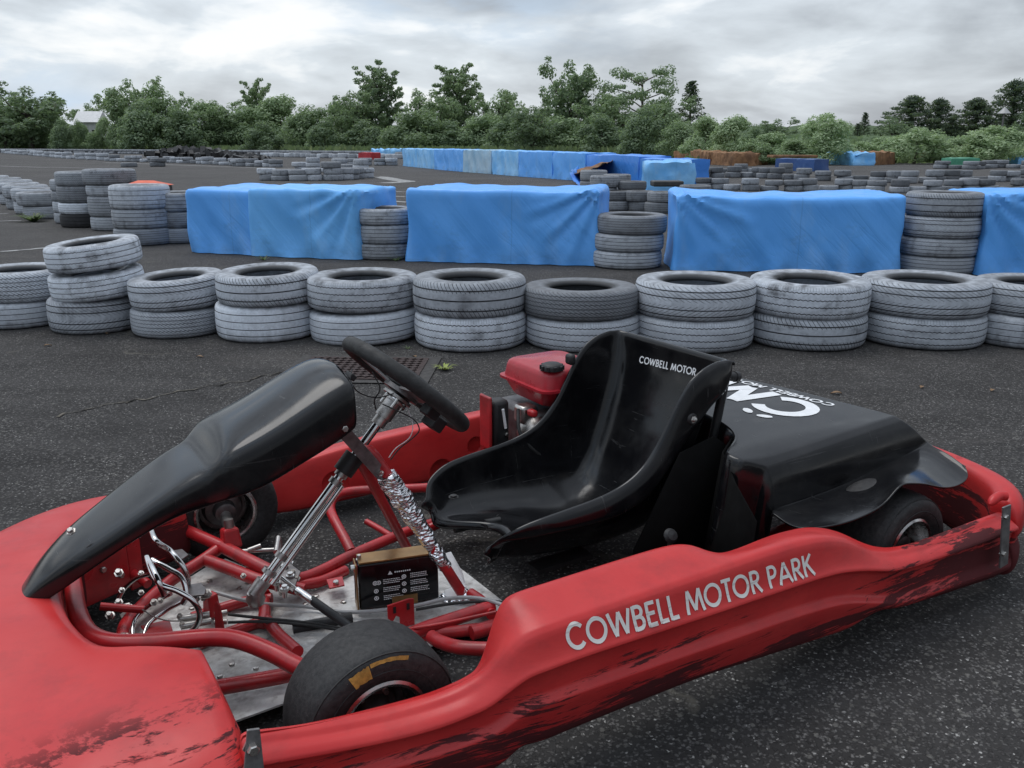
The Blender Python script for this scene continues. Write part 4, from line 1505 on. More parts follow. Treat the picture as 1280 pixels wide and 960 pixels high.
T_z2 = [(1.49,.155),(1.389,.148),(1.211,.132),(1.124,.146),(1.074,.178),(1.023,.187),(.89,.183),(.732,.176),(.508,.168),(.354,.156),(.239,.121),(.163,.099),(-.232,.084)]
T_zb = [(1.49,.045),(1.2,.045),(1.125,.052),(1.095,.066),(1.075,.088),(.958,.094),(.702,.090),(.439,.068),(.30,.058),(.265,.060),(.235,.074),(.18,.070),(.119,.054),(-.232,.036)]
secs = []
for i, x_ in enumerate(XS):
    yi, zi, yo, zo, z1, z2, zb = [interp(tb, x_) for tb in (T_yi, T_zi, T_yo, T_zo, T_z1, T_z2, T_zb)]
    ins = .006 if i in (0, len(XS) - 1) else 0
    sec = [(yi + .012, zb + .012), (yi, zb + .03), (yi, zi - .02), (yi + .003, zi - .004), (yi + .015, zi),
           (yo - .050, zo + .001), (yo - .034, zo - .001), (yo - .025, zo - .008), (yo - .010, z1 + .012), (yo - .001, z1 + .004), (yo + .001, z1 - .001),
           (yo - .015, z1 - .012), (yo - .018, (z1 + z2) / 2), (yo - .016, z2 + .006), (yo - .002, z2 - .004), (yo - .003, z2 - .014),
           (yo - .018, zb + .018), (yo - .030, zb + .003), (yo - .045, zb), (yi + .04, zb)]
    cyy, czz = sum(p[0] for p in sec) / len(sec), sum(p[1] for p in sec) / len(sec)
    secs.append([(x_, p[0] + (cyy - p[0]) * ins * 12, p[1] + (czz - p[1]) * ins * 12) for p in sec])
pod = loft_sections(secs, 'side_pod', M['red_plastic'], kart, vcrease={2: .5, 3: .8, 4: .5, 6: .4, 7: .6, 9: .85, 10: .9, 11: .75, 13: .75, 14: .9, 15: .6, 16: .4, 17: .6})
tag(pod, 'near red side pod with white lettering and black scrapes')

# ---------------- far side pod
secs = []
for x_, zt, zb in [(1.345, .13, .06), (1.34, .14, .05), (1.26, .145, .06), (1.18, .152, .075), (1.12, .158, .045), (1.05, .165, .035), (.9, .185, .035), (.75, .195, .035), (.6, .2, .035),
                   (.43, .207, .035), (.2, .21, .035), (0, .21, .04), (-.2, .2, .05)]:
    yo, yi = -.695, -.555
    sec = [(yo + .02, zb), (yo, zb + .03), (yo, zt - .045), (yo + .006, zt - .026), (yo + .022, zt - .018), (yi - .022, zt + .008), (yi - .008, zt + .003), (yi, zt - .012),
           (yi + .020, zb + .012), (yi + .01, zb)]
    secs.append([(x_, a_, b_) for a_, b_ in sec])
pf = loft_sections(secs, 'side_pod', M['red_far'], kart, vcrease={4: .5, 6: .5})
tag(pf, 'far red side pod behind the engine, with round dimples')
cut = MB()
for px, py, r_ in ((552, 590, .040), (596, 558, .030), (420, 606, .040)):
    c = k(px, py, y=-.540)
    cut.lathe([(0, -.020), (r_ * .8, -.018), (r_, -.008), (r_ * 1.06, .03), (0, .03)], 28, Matrix.Translation(c) @ Matrix.Rotation(R(-90), 4, 'X'))
cuto = cut.build('cutter', M['red_far'])
cuto.parent = kart
md = pf.modifiers.new('dimples', 'BOOLEAN')
md.operation = 'DIFFERENCE'
md.object = cuto
bpy.context.view_layer.update()
dg = bpy.context.evaluated_depsgraph_get()
nm_ = bpy.data.meshes.new_from_object(pf.evaluated_get(dg), depsgraph=dg)
pf.modifiers.clear()
pf.data = nm_
nm_.set_sharp_from_angle(angle=R(50))
bpy.data.objects.remove(cuto)

# ---------------- nose cone / front bumper
NS = [  # inner (x,y), outer (x,y), z bottom, z top
    ((1.472, .33), (1.47, .615), .05, .220),
    ((1.478, .315), (1.49, .63), .045, .238),
    ((1.515, .285), (1.60, .65), .045, .242),
    ((1.565, .245), (1.75, .60), .045, .240),
    ((1.612, .205), (1.87, .47), .045, .226),
    ((1.640, .150), (1.93, .25), .045, .250),
    ((1.648, .06), (1.95, .06), .045, .250),
    ((1.645, -.08), (1.94, -.12), .045, .250),
    ((1.625, -.20), (1.87, -.30), .045, .248),
    ((1.575, -.29), (1.755, -.42), .045, .242),
    ((1.505, -.34), (1.62, -.52), .045, .232),
    ((1.43, -.37), (1.47, -.575), .045, .212),
    ((1.35, -.39), (1.37, -.585), .05, .185),
    ((1.345, -.40), (1.36, -.57), .06, .175)]
secs = []
for q, (a, b, zb, zt) in enumerate(NS):
    a, b = Vector((*a, 0)), Vector((*b, 0))
    dv = b - a
    L = dv.length
    dn = dv / L
    P = lambda s, z: tuple(a + dn * s + Vector((0, 0, z)))
    cr = .03
    secs.append([P(0, zb + .01), P(0, zb + .06), P(-.001, zt - .035), P(.006, zt - .010), P(.022, zt), P(L * .35, zt + .006), P(L * .62, zt + .002), P(L - .07, zt - .012),
                 P(L - .028, zt - .030), P(L - .006, zt - .058), P(L, zt - .09), P(L, zb + .06), P(L - .01, zb + .015), P(L - .04, zb), P(L * .5, zb), P(.02, zb)])
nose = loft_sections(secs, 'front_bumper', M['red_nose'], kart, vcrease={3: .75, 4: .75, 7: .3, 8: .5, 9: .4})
ring_crease(nose, 16, (1,), .7)
tag(nose, 'red moulded nose bumper smeared with black rubber')
# inner vertical face plates behind the nose with bolts
for a, b, z0, z1, bl in (((1.600, -.255), (1.50, -.30), .06, .215, 1), ((1.50, -.30), (1.47, -.315), .05, .17, 0)):
    A, B_ = Vector((*a, 0)), Vector((*b, 0))
    m_ = MB()
    m_.plate([(0, z0), ((B_ - A).length, z0), ((B_ - A).length, z1), (0, z1)], .006, A, B_ - A, (0, 0, 1))
    pl = m_.build('mount_plate', M['red_tube'], kart, False, bevel=.002)
    m_ = MB()
    nrm = (B_ - A).cross(Vector((0, 0, 1))).normalized()
    if bl:
        for u, z_ in ((.35, .185), (.45, .13), (.8, .10)):
            m_ = MB()
            sg = -1 if nrm.x > 0 else 1
            bolt(m_, A.lerp(B_, u) + Vector((0, 0, z_)) + nrm * .004 * sg, nrm * sg, .007)
            m_.build('bolt', M['steel'], pl)

# ---------------- rear bumper
RS = [((-.237, .640), (-.237, .700), .05, .205), ((-.240, .632), (-.240, .712), .030, .225), ((-.275, .618), (-.292, .700), .025, .238), ((-.320, .555), (-.365, .635), .035, .241), ((-.345, .46), (-.405, .52), .05, .242),
      ((-.365, .34), (-.43, .38), .07, .243), ((-.375, .2), (-.445, .2), .08, .243), ((-.375, -.1), (-.445, -.1), .08, .243), ((-.365, -.4), (-.44, -.43), .07, .243),
      ((-.30, -.62), (-.32, -.70), .05, .24), ((-.15, -.64), (-.15, -.72), .05, .235)]
secs = []
for a, b, zb, zt in RS:
    a, b = Vector((*a, 0)), Vector((*b, 0))
    L = (b - a).length
    dn = (b - a) / L
    P = lambda s, z: tuple(a + dn * s + Vector((0, 0, z)))
    mz = (zb + zt) / 2
    secs.append([P(0, zb + .02), P(0, mz - .03), P(0, zt - .03), P(.008, zt - .006), P(L * .5, zt), P(L - .02, zt - .008), P(L - .002, zt - .03), P(L, mz + .02), P(L - .012, mz + .005),
                 P(L - .012, mz - .01), P(L, mz - .025), P(L, zb + .03), P(L - .02, zb), P(.02, zb)])
rb = loft_sections(secs, 'rear_bumper', M['red_plastic'], kart)
tag(rb, 'red moulded rear bumper wrapping the rear wheel')
m_ = MB()
m_.tube(smooth_path([k(1258, 620, z=.236), k(1250, 620, z=.236), k(1243, 624, z=.232), k(1237, 631, z=.224)], 5), [.011] * 12 + [.010, .009, .007, .003], 12)
m_.build('moulded_lug', M['red_plastic'], rb)
# steel joint plates with bolts at both pod ends
for (pa, pb, pc, pd), nm_ in ((((1252, 634), (1262, 630), (1258, 704), (1248, 710)), 'r'),):
    pts = [k(*q, y=.722) for q in (pa, pb, pc, pd)]
    m_ = MB()
    nn = Vector((0, .004, 0))
    m_.add(pts + [p_ + nn for p_ in pts], [(0, 1, 2, 3), (7, 6, 5, 4), (0, 4, 5, 1), (1, 5, 6, 2), (2, 6, 7, 3), (3, 7, 4, 0)])
    jp = m_.build('joint_plate', M['scratched_grey'], pod, False, bevel=.001)
    for q_ in ((1257, 646), (1254, 692)):
        m_ = MB()
        bolt(m_, k(*q_, y=.727), (0, 1, 0), .006, .005)
        m_.build('bolt', M['zinc'], jp)
pts = [k(308, 911, y=.628), k(324, 909, y=.628), k(332, 985, y=.64), k(302, 985, y=.64)]
m_ = MB()
nn = Vector((0, .004, 0))
m_.add(pts + [p_ + nn for p_ in pts], [(0, 1, 2, 3), (7, 6, 5, 4), (0, 4, 5, 1), (1, 5, 6, 2), (2, 6, 7, 3), (3, 7, 4, 0)])
jp = m_.build('joint_plate', M['scratched_grey'], pod, False, bevel=.001)
m_ = MB()
bolt(m_, k(316, 936, y=.637), (0, 1, 0), .008, .007)
m_.build('bolt', M['zinc'], jp)

# ---------------- front fairing
FS = [  # x, half width, shoulder z, bottom z, crown
    (1.735, .006, .212, .205, .000), (1.728, .020, .222, .208, .003), (1.700, .032, .252, .226, .006), (1.672, .050, .284, .246, .010), (1.622, .074, .323, .283, .006),
    (1.560, .088, .357, .322, .004), (1.500, .096, .393, .354, .003), (1.440, .103, .426, .376, .003), (1.408, .106, .439, .378, .002),
    (1.390, .110, .446, .384, .000), (1.374, .121, .462, .390, -.003), (1.360, .126, .474, .394, .006), (1.340, .128, .482, .396, .014), (1.300, .130, .495, .405, .018), (1.250, .130, .516, .426, .022), (1.20, .129, .540, .446, .024),
    (1.150, .126, .563, .466, .024), (1.122, .122, .572, .480, .021), (1.112, .118, .566, .486, .014)]
rows = []
for x_, w_, S, B_, c_ in FS:
    hh = S - B_
    prof = [(-1.0, B_), (-1.0, B_ + hh * .35), (-.985, S - hh * .28), (-.93, S - hh * .07), (-.84, S + c_ * .15), (-.5, S + c_ * .75), (0, S + c_), (.5, S + c_ * .75),
            (.84, S + c_ * .15), (.93, S - hh * .07), (.985, S - hh * .28), (1.0, B_ + hh * .35), (1.0, B_)]
    # bottom edge of flange follows a forward sweep
    rows.append([(x_ + (.0 if abs(a) > .9 else 0) - .010 * (1 - abs(a)) * (1 if x_ < 1.13 else 0), a * w_, b) for a, b in prof])
# scoop: pull the panel centre down just behind the step
fr = MB().grid(rows).build('front_fairing', M['black_gloss'], kart, subsurf=2, solid=.004)
tag(fr, 'glossy black fairing rising from the nose to the steering wheel')
m_ = MB()
bolt(m_, k(431, 536, y=.124), (0, 1, .1), .0065, .005)
m_.build('bolt', M['steel'], fr)
m_ = MB()
p_ = k(88, 663, y=.045)
bolt(m_, p_ + Vector((0, .0, .0)), (.35, .35, .9), .0055, .004)
m_.build('bolt', M['steel'], fr)

# ---------------- steering wheel and column
swc = Vector((.950, 0, .517))
cd = Vector((.351, 0, -.387)).normalized()
m4 = axis_mat(swc, cd)
sw = empty('steering_wheel', (0, 0, 0))
sw.parent = kart
N = 64
m_ = MB()
pts = []
for i in range(N):
    a = 2 * PI * i / N
    pts.append(m4 @ Vector((.146 * math.cos(a), .146 * math.sin(a), 0)))
m_.tube(pts, .0165, 16, closed=True)
m_.build('rim', M['black_rubber'], sw)
ux, uy = m4.to_3x3() @ Vector((1, 0, 0)), m4.to_3x3() @ Vector((0, 1, 0))
m_ = MB()
for a in (R(0), R(125), R(235)):
    d_ = ux * math.cos(a) + uy * math.sin(a)
    s_ = d_.cross(cd)
    o_ = swc + cd * .016
    m_.add([o_ + s_ * .03, o_ - s_ * .03, o_ + d_ * .142 - s_ * .022 - cd * .016, o_ + d_ * .142 + s_ * .022 - cd * .016,
            o_ + s_ * .03 + cd * .005, o_ - s_ * .03 + cd * .005, o_ + d_ * .142 - s_ * .022 - cd * .012, o_ + d_ * .142 + s_ * .022 - cd * .012],
           [(3, 2, 1, 0), (4, 5, 6, 7), (0, 1, 5, 4), (1, 2, 6, 5), (2, 3, 7, 6), (3, 0, 4, 7)])
m_.lathe([(0, .014), (.042, .014), (.042, .024), (0, .024)], 24, m4)
m_.build('spoke', M['scratched_grey'], sw)
m_ = MB()
m_.lathe([(0, -.030), (.035, -.029), (.045, -.022), (.048, .0), (.045, .012), (0, .012)], 24, m4)
m_.build('hub_cover', M['black_matte'], sw)
# switch block under the rim on the fairing side
m_ = MB()
rot = m4.to_3x3()
for c_, s_ in ((ux * .05 - uy * .08 + cd * .03, (.05, .03, .03)), (ux * -.05 - uy * .03 + cd * .035, (.04, .04, .026)), (ux * .095 - uy * .03 + cd * .022, (.035, .03, .022))):
    MB().box(swc + c_, s_, rot).build('switch', M['black_matte'], sw, False, bevel=.003)

col = empty('steering_column')
col.parent = kart
cb = Vector((1.304, 0, .128))
cax = (cb - swc).normalized()
MB().tube([swc + cax * .03, cb], .0098, 16).build('shaft', M['chrome'], col)
m_ = MB()
m_.tube([swc + cax * .045, swc + cax * .085], .019, 20)
m_.tube([swc + cax * .085, swc + cax * .105], .0155, 20)
m_.lathe([(0, .03), (.034, .03), (.034, .036), (0, .036)], 24, m4)
m_.lathe([(0, .040), (.027, .040), (.027, .045), (0, .045)], 24, m4)
m_.build('hub_adapter', M['steel'], col)
m_ = MB()
for i in range(3):
    a = i * 2.1 + .4
    p_ = m4 @ Vector((.025 * math.cos(a), .025 * math.sin(a), .03))
    m_.tube([p_, p_ + cax * .03], .0035, 8)
m_.build('bolt', M['zinc'], col)
for s_ in (.225, .245, .43):
    MB().tube([swc + cax * s_, swc + cax * (s_ + .012)], .0145, 18).build('collar', M['steel'], col)
# twin ground: second thin tube beside the shaft
MB().tube([swc + cax * .24 + Vector((.0, .017, -.012)), cb + Vector((-.03, .020, .02))], .0052, 10).build('side_rod', M['chrome'], col)
m_ = MB()
m_.lathe([(0, -.016), (.016, -.013), (.020, 0), (.016, .013), (0, .016)], 20, Matrix.Translation(cb + Vector((.0, 0, -.012))))
m_.tube([cb - cax * .03, cb + cax * .004], .016, 18)
m_.tube([cb - cax * .055, cb - cax * .045], .0175, 18)
m_.build('lower_bearing', M['steel'], col)

# steering support: V of two red legs with the clamp and the foil-wrapped guard
top_c = swc + cax * .205
sup = empty('steering_support')
sup.parent = kart
A0_, A1_ = k(468, 570, y=.04), k(579, 744, z=.052)
legA = [k(452, 566, y=.03), A0_, A0_.lerp(A1_, .5), A1_]
legB = [k(450, 575, y=.0), k(513, 693, z=.085)]
m_ = MB()
m_.tube(smooth_path(legA, 4), .012, 12)
m_.build('leg', M['red_tube'], sup)
m_ = MB()
m_.tube(legB, .011, 12)
m_.build('leg', M['red_tube'], sup)
m_ = MB()
a_, b_ = k(420, 528, y=.09), k(476, 592, y=.05)
dd = (b_ - a_)
m_.plate([(-.012, -.013), (dd.length + .006, -.013), (dd.length + .014, 0), (dd.length + .006, .013), (-.012, .013)], .004, a_, dd, Vector((0, .2, 1)))
m_.build('clamp_bracket', M['scratched_grey'], sup, False, bevel=.001)
m_ = MB()
nn = dd.cross(Vector((0, .2, 1))).normalized()
if nn.y < 0: nn = -nn
bolt(m_, b_ - dd.normalized() * .006 + nn * .004, nn, .007, .005)
m_.build('bolt', M['zinc'], sup)
m_ = MB()
m_.tube([top_c - cax * .022, top_c + cax * .022], .022, 18)
m_.build('bush', M['black_matte'], sup)
# foil tube around leg A
fp = [A0_.lerp(A1_, .13 + .66 * q / 46) for q in range(47)]
rows = []
m_ = MB()
rs = []
random.seed(3)
for i in range(len(fp)):
    u = i / (len(fp) - 1)
    rs.append((.0215 + .0028 * math.sin(u * 6) + .0015 * math.sin(u * 31)) * (1 - .22 * u) + random.uniform(-.0005, .0005))
m_.tube(fp, rs, 22)
for i, v in enumerate(m_.v):
    q = noise.noise(Vector(v) * 45) * .008
    m_.v[i] = (v[0] + q, v[1] + q, v[2] + q * .5)
m_.build('foil_wrap', M['foil'], sup, autosm=25)
# white lower guard
wa = [k(548, 694, z=.108), k(564, 690, z=.112), k(578, 715, z=.085), k(584, 738, z=.055), k(572, 746, z=.047), k(553, 749, z=.042), k(556, 738, z=.052), k(572, 732, z=.060), k(568, 716, z=.08), k(557, 702, z=.098)]
nn = Vector((.3, .9, .25)).normalized() * .003
nW = len(wa)
m_ = MB()
m_.add([p_ + nn for p_ in wa] + [p_ - nn for p_ in wa], [tuple(range(nW)), tuple(reversed(range(nW, 2 * nW)))] + [(i, nW + i, nW + (i + 1) % nW, (i + 1) % nW) for i in range(nW)])
m_.build('guard_end', M['white_paint'], sup, False)
fe = [k(575, 735, z=.06), k(583, 742, z=.06), k(578, 752, z=.045), k(560, 752, z=.04), k(552, 745, z=.045)]
MB().tube(smooth_path(fe, 4), .008, 8).build('foil_scrap', M['foil'], sup)

# ---------------- chassis tubes
ch = empty('chassis')
ch.parent = kart
TUB = [
    # big front ring bar
    ([(88, 705, .20), (92, 735, .195), (98, 768, .185), (112, 792, .178), (140, 803, .175), (190, 803, .172), (262, 797, .168), (298, 800, .16), (338, 815, .145), (372, 833, .13), (395, 842, .12)], .0165),
    # front cross: kingpin beam far side
    ([(196, 650, .12), (235, 664, .115), (278, 683, .105)], .0145),
    ([(278, 683, .105), (312, 701, .10), (348, 719, .09)], .0150),
    ([(284, 678, .105), (252, 701, .09), (212, 727, .08), (175, 760, .07), (158, 780, .07), (152, 800, .07)], .0138),
    ([(255, 699, .09), (290, 712, .085), (324, 725, .08), (356, 732, .07), (380, 738, .06)], .0145),
    ([(348, 719, .09), (375, 723, .07), (405, 712, .065), (440, 694, .065), (503, 667, .065), (545, 653, .065), (590, 640, .07)], .0135),
    ([(372, 731, .06), (400, 727, .055), (432, 713, .05)], .0125),
    # far side pod bar loop
    ([(439, 690, .07), (430, 672, .085), (417, 648, .105), (413, 634, .11), (418, 622, .115), (434, 615, .115), (470, 612, .115), (540, 609, .115), (600, 600, .11)], .0125),
    ([(458, 652, .075), (474, 661, .07), (492, 672, .065)], .008),
    # rail to the seat
    ([(537, 660, .07), (560, 650, .08), (590, 640, .08), (640, 625, .08)], .012),
    # column foot spider
    ([(313, 703, .085), (318, 722, .075), (332, 744, .065)], .012),
    ([(340, 748, .06), (306, 752, .055), (268, 763, .05), (240, 772, .05)], .0115),
    ([(335, 776, .05), (312, 782, .05), (272, 796, .05), (250, 805, .05)], .0115),
    ([(334, 776, .055), (350, 795, .06), (372, 815, .07)], .0125),
    ([(330, 750, .06), (331, 765, .058), (329, 780, .055)], .013),
    # near main rails
    ([(270, 860, .065), (310, 853, .065), (362, 843, .065), (450, 822, .065), (520, 790, .065), (560, 776, .065), (616, 758, .065)], .0145),
    ([(478, 808, .05), (535, 793, .05), (575, 789, .05), (640, 782, .05)], .0125),
    ([(540, 796, .075), (552, 803, .085), (580, 810, .095), (640, 812, .10)], .0135),
    ([(588, 742, .06), (602, 752, .06), (615, 768, .06)], .0125),
    ([(120, 690, .14), (150, 705, .10), (185, 730, .08)], .0105),
    ([(125, 758, .13), (150, 760, .12), (180, 762, .11)], .008),
]
for pts, r_ in TUB:
    pp = [k(a, b, z=c) for a, b, c in pts]
    MB().tube(smooth_path(pp, 6), r_, 14).build('tube', M['red_tube'], ch)
# rear rails under seat, rear axle
MB().tube([(.6, -.2, .06), (.0, -.2, .08), (-.3, -.2, .08)], .015, 12).build('tube', M['red_tube'], ch)
MB().tube([(.95, .27, .06), (.5, .3, .06), (.0, .3, .08), (-.3, .3, .08)], .015, 12).build('tube', M['red_tube'], ch)
MB().tube([(.0, -.56, .13), (0, .56, .13)], .02, 16).build('rear_axle', M['steel'], ch)
# kingpin clevis far
kp = k(288, 672, z=.12)
m_ = MB()
m_.box(kp, (.042, .05, .048), Matrix.Rotation(R(14), 3, 'X'), .85)
m_.build('kingpin_bracket', M['red_tube'], ch, False, bevel=.006)
m_ = MB()
m_.tube([kp + Vector((0, 0, .02)), kp + Vector((0, -.004, .045))], .011, 12)
m_.build('kingpin_bolt', M['steel'], ch, True)
# red bracket at battery corner, with two slots
bp = [k(484, 757, z=.10), k(517, 748, z=.10), k(518, 785, z=.055), k(489, 775, z=.065)]
u_ = (bp[1] - bp[0])
m_ = MB()
W_ = u_.length
m_.plate([(0, 0), (0, -.030), (.010, -.040), (.018, -.028), (.026, -.034), (.026, -.06), (W_, -.06), (W_, 0), (.8 * W_, .003)], .004, bp[0], u_, Vector((0, 0, 1)))
m_.build('slotted_bracket', M['red_tube'], ch, False, bevel=.001)
nn = u_.cross(Vector((0, 0, 1))).normalized()
if nn.y < 0: nn = -nn
m_ = MB()
for f in (.25, .76):
    c = bp[0] + u_ * f + Vector((0, 0, -.013)) + nn * .0032
    rr_ = Matrix((u_.normalized(), nn, Vector((0, 0, 1)))).transposed()
    m_.box(c, (.006, .0016, .014), rr_)
m_.build('slot', M['black_matte'], ch, False)
# other little brackets
for pts, mt in (([k(352, 757, z=.05) for _ in (0,)], 'red_tube'),):
    pass
def small_plate(pxs, z, name, material, thick=.004):
    P4 = [k(a, b, z=z) for a, b in pxs]
    m__ = MB()
    n_ = len(P4)
    up = Vector((0, 0, thick))
    m__.add(P4 + [p_ + up for p_ in P4], [tuple(range(n_)), tuple(reversed(range(n_, 2 * n_)))] + [(i, n_ + i, n_ + (i + 1) % n_, (i + 1) % n_) for i in range(n_)])
    return m__.build(name, M[material], ch, False, bevel=.0012)
small_plate([(408, 726), (428, 722), (431, 733), (412, 737)], .062, 'mount_tab', 'red_tube')
m_ = MB(); bolt(m_, k(420, 729, z=.068), (0, 0, 1), .007); m_.build('bolt', M['zinc'], ch)
small_plate([(176, 784), (212, 776), (218, 796), (190, 806)], .075, 'heel_plate', 'red_tube')
m_ = MB()
for i in range(3):
    m_.box(k(196 + i * 7, 797 - i * 1.6, z=.0805), (.020, .004, .002), Matrix.Rotation(R(20), 3, 'Z'))
m_.build('slot', M['black_matte'], ch, False)
# vertical cable bracket
cbk = k(276, 795, z=.06)
m_ = MB()
m_.plate([(-.012, 0), (.012, 0), (.008, .07), (.0, .078), (-.006, .07)], .004, cbk, Vector((.6, -.8, 0)), Vector((0, 0, 1)))
m_.build('cable_bracket', M['red_tube'], ch, False, bevel=.001)

# ---------------- floor pan
fpx = [(96, 705), (190, 690), (262, 712), (300, 705), (430, 712), (590, 690), (640, 760), (600, 800), (450, 850), (370, 870), (270, 890), (200, 810), (150, 800)]
P4 = [k(a, b, z=.035) for a, b in [(240, 722), (262, 708), (282, 700), (318, 716), (350, 736), (392, 742), (440, 722), (560, 700), (650, 770), (560, 800), (450, 845), (380, 872), (290, 905),
                                   (255, 860), (215, 815), (165, 800), (150, 770), (190, 742)]]
m_ = MB()
n_ = len(P4)
up = Vector((0, 0, .004))
m_.add(P4 + [p_ + up for p_ in P4], [tuple(range(n_)), tuple(reversed(range(n_, 2 * n_)))] + [(i, n_ + i, n_ + (i + 1) % n_, (i + 1) % n_) for i in range(n_)])
pan = m_.build('floor_pan', M['pan'], kart, False)
tag(pan, 'dirty pale aluminium floor pan')
for px, py in ((232, 738), (262, 726), (300, 735), (382, 755), (400, 760), (290, 830), (275, 845), (320, 835), (240, 760), (395, 745), (430, 752), (310, 728)):
    m_ = MB()
    bolt(m_, k(px, py, z=.0405), (0, 0, 1), .006, .0025)
    m_.build('rivet', M['steel'], pan)

# ---------------- pedals
for nm_, main, arms in (
    ('near', [(206, 745, .17), (196, 722, .205), (184, 697, .215), (187, 708, .21), (193, 722, .198), (203, 732, .19), (222, 739, .178), (240, 750, .160), (249, 764, .135), (248, 778, .11), (238, 790, .085), (222, 799, .065)],
     [[(214, 742, .14), (190, 755, .115), (172, 770, .095), (166, 785, .08), (166, 800, .07)], [(228, 752, .12), (205, 765, .10), (186, 780, .085), (178, 800, .07)]]),
    ('far', [(188, 659, .235), (193, 673, .232), (200, 680, .222), (211, 687, .205), (222, 699, .19), (231, 712, .17), (235, 726, .145), (234, 736, .125)],
     [[(190, 717, .17), (172, 722, .14), (158, 733, .11), (150, 745, .09), (146, 756, .075)]]),
    ('mid', [(190, 700, .20), (199, 705, .195), (212, 712, .185), (224, 719, .175), (231, 730, .16), (233, 745, .14), (228, 755, .125)], [])):
    pe = empty('pedal')
    pe.parent = kart
    MB().tube(smooth_path([k(a, b, z=c) for a, b, c in main], 6), .0058, 12).build('loop', M['chrome'], pe)
    for ar in arms:
        MB().tube(smooth_path([k(a, b, z=c) for a, b, c in ar], 6), .0045, 10).build('arm', M['chrome'], pe)
for px, py, z_, r_ in ((120, 686, .16, .008), (148, 715, .15, .009), (176, 716, .15, .006), (192, 752, .13, .007), (200, 750, .13, .006), (154, 797, .08, .012), (137, 768, .10, .009), (148, 752, .10, .008),
                       (162, 758, .10, .006), (258, 741, .12, .010), (245, 748, .11, .007), (254, 747, .105, .006), (304, 719, .12, .006), (152, 737, .13, .006), (346, 722, .12, .007), (352, 740, .10, .007),
                       (225, 770, .09, .007), (228, 780, .085, .007), (366, 715, .115, .008), (357, 708, .12, .008), (371, 722, .11, .007), (176, 740, .1, .006), (262, 776, .07, .006)):
    m_ = MB()
    bolt(m_, k(px, py, z=z_), (.2, .5, .8), r_ * .72, r_ * .7)
    m_.build('nut', M['steel'], ch)
for a, b, r_ in (((132, 764, .10), (162, 756, .10), .0055), ((225, 774, .085), (262, 768, .085), .007), ((226, 783, .08), (264, 776, .08), .007), ((268, 768, .085), (284, 765, .085), .0055),
                 ((268, 778, .08), (284, 777, .08), .0055), ((303, 689, .11), (345, 687, .11), .0050), ((348, 676, .12), (350, 700, .08), .0085), ((345, 690, .13), (348, 672, .14), .006),
                 ((310, 688, .115), (326, 682, .12), .0055)):
    MB().tube([k(*a[:2], z=a[2]), k(*b[:2], z=b[2])], r_, 10).build('link_rod', M['steel'], ch)
small_plate([(234, 733), (252, 730), (258, 738), (256, 745), (238, 747)], .13, 'pedal_bracket', 'dark_steel')
small_plate([(214, 690), (228, 688), (236, 695), (226, 702), (214, 697)], .13, 'pedal_bracket', 'dark_steel')
m_ = MB()
bx_ = k(264, 755, z=.08)
m_.box(bx_, (.028, .03, .05), Matrix.Rotation(R(20), 3, 'Z'), .8)
m_.build('stop_block', M['red_tube'], ch, False, bevel=.004)

# tie rods and steering links at column foot
m_ = MB()
tr0, tr1 = k(372, 738, z=.10), k(392, 752, z=.095)
m_.tube([tr0, tr1], .0085, 12)
m_.tube([k(352, 722, z=.12), k(372, 738, z=.10)], .0045, 10)
m_.build('rod_end', M['chrome'], ch)
MB().tube([k(390, 750, z=.095), k(432, 780, z=.09), k(450, 795, z=.085)], .0095, 12).build('tie_rod', M['black_matte'], ch)
for px, py in ((352, 712), (363, 722), (356, 738), (346, 730), (362, 706)):
    p0 = k(px, py, z=.11)
    m_ = MB()
    m_.tube([p0 + Vector((0, 0, -.015)), p0 + Vector((0, 0, .012))], .006, 10)
    m_.tube([p0 + Vector((0, 0, .0)), p0 + Vector((0, 0, .006))], .0095, 6)
    m_.build('steering_joint', M['chrome'], ch)
m_ = MB()
pl_ = [k(340, 722, z=.105), k(354, 700, z=.12), k(376, 716, z=.11), k(366, 742, z=.10)]
m_.add(pl_ + [p_ + Vector((0, 0, .004)) for p_ in pl_], [(0, 1, 2, 3), (7, 6, 5, 4), (0, 4, 5, 1), (1, 5, 6, 2), (2, 6, 7, 3), (3, 7, 4, 0)])
m_.build('steering_arm', M['dark_steel'], ch, False, bevel=.001)
# cables
def cable(pts, r_, mt, name='cable'):
    return MB().tube(smooth_path([k(a, b, **{ax: c}) for a, b, ax, c in pts], 6), r_, 8).build(name, M[mt], ch)
cable([(285, 768, 'z', .085), (330, 773, 'z', .075), (380, 778, 'z', .06), (430, 786, 'z', .05)], .0032, 'black_rubber')
cable([(285, 778, 'z', .08), (330, 777, 'z', .072), (380, 781, 'z', .058), (440, 790, 'z', .05)], .0032, 'black_rubber')
cable([(268, 740, 'z', .10), (300, 749, 'z', .09), (330, 755, 'z', .07), (380, 758, 'z', .05), (430, 765, 'z', .05), (475, 763, 'z', .06), (520, 757, 'z', .065), (560, 748, 'z', .07), (600, 748, 'z', .08), (640, 760, 'z', .08)], .0042, 'cable_grey')
cable([(520, 762, 'z', .06), (570, 754, 'z', .07), (620, 752, 'z', .08), (650, 760, 'z', .08)], .0034, 'black_rubber')
cable([(500, 788, 'z', .075), (550, 780, 'z', .085), (620, 765, 'z', .09)], .0035, 'red_tube')
cable([(178, 762, 'z', .12), (195, 772, 'z', .10), (212, 776, 'z', .09), (228, 776, 'z', .085)], .0015, 'steel')
cable([(440, 462, 'y', .06), (438, 475, 'y', .08), (448, 490, 'y', .07), (470, 497, 'y', .05), (492, 492, 'y', .04)], .0014, 'black_matte', 'wire')
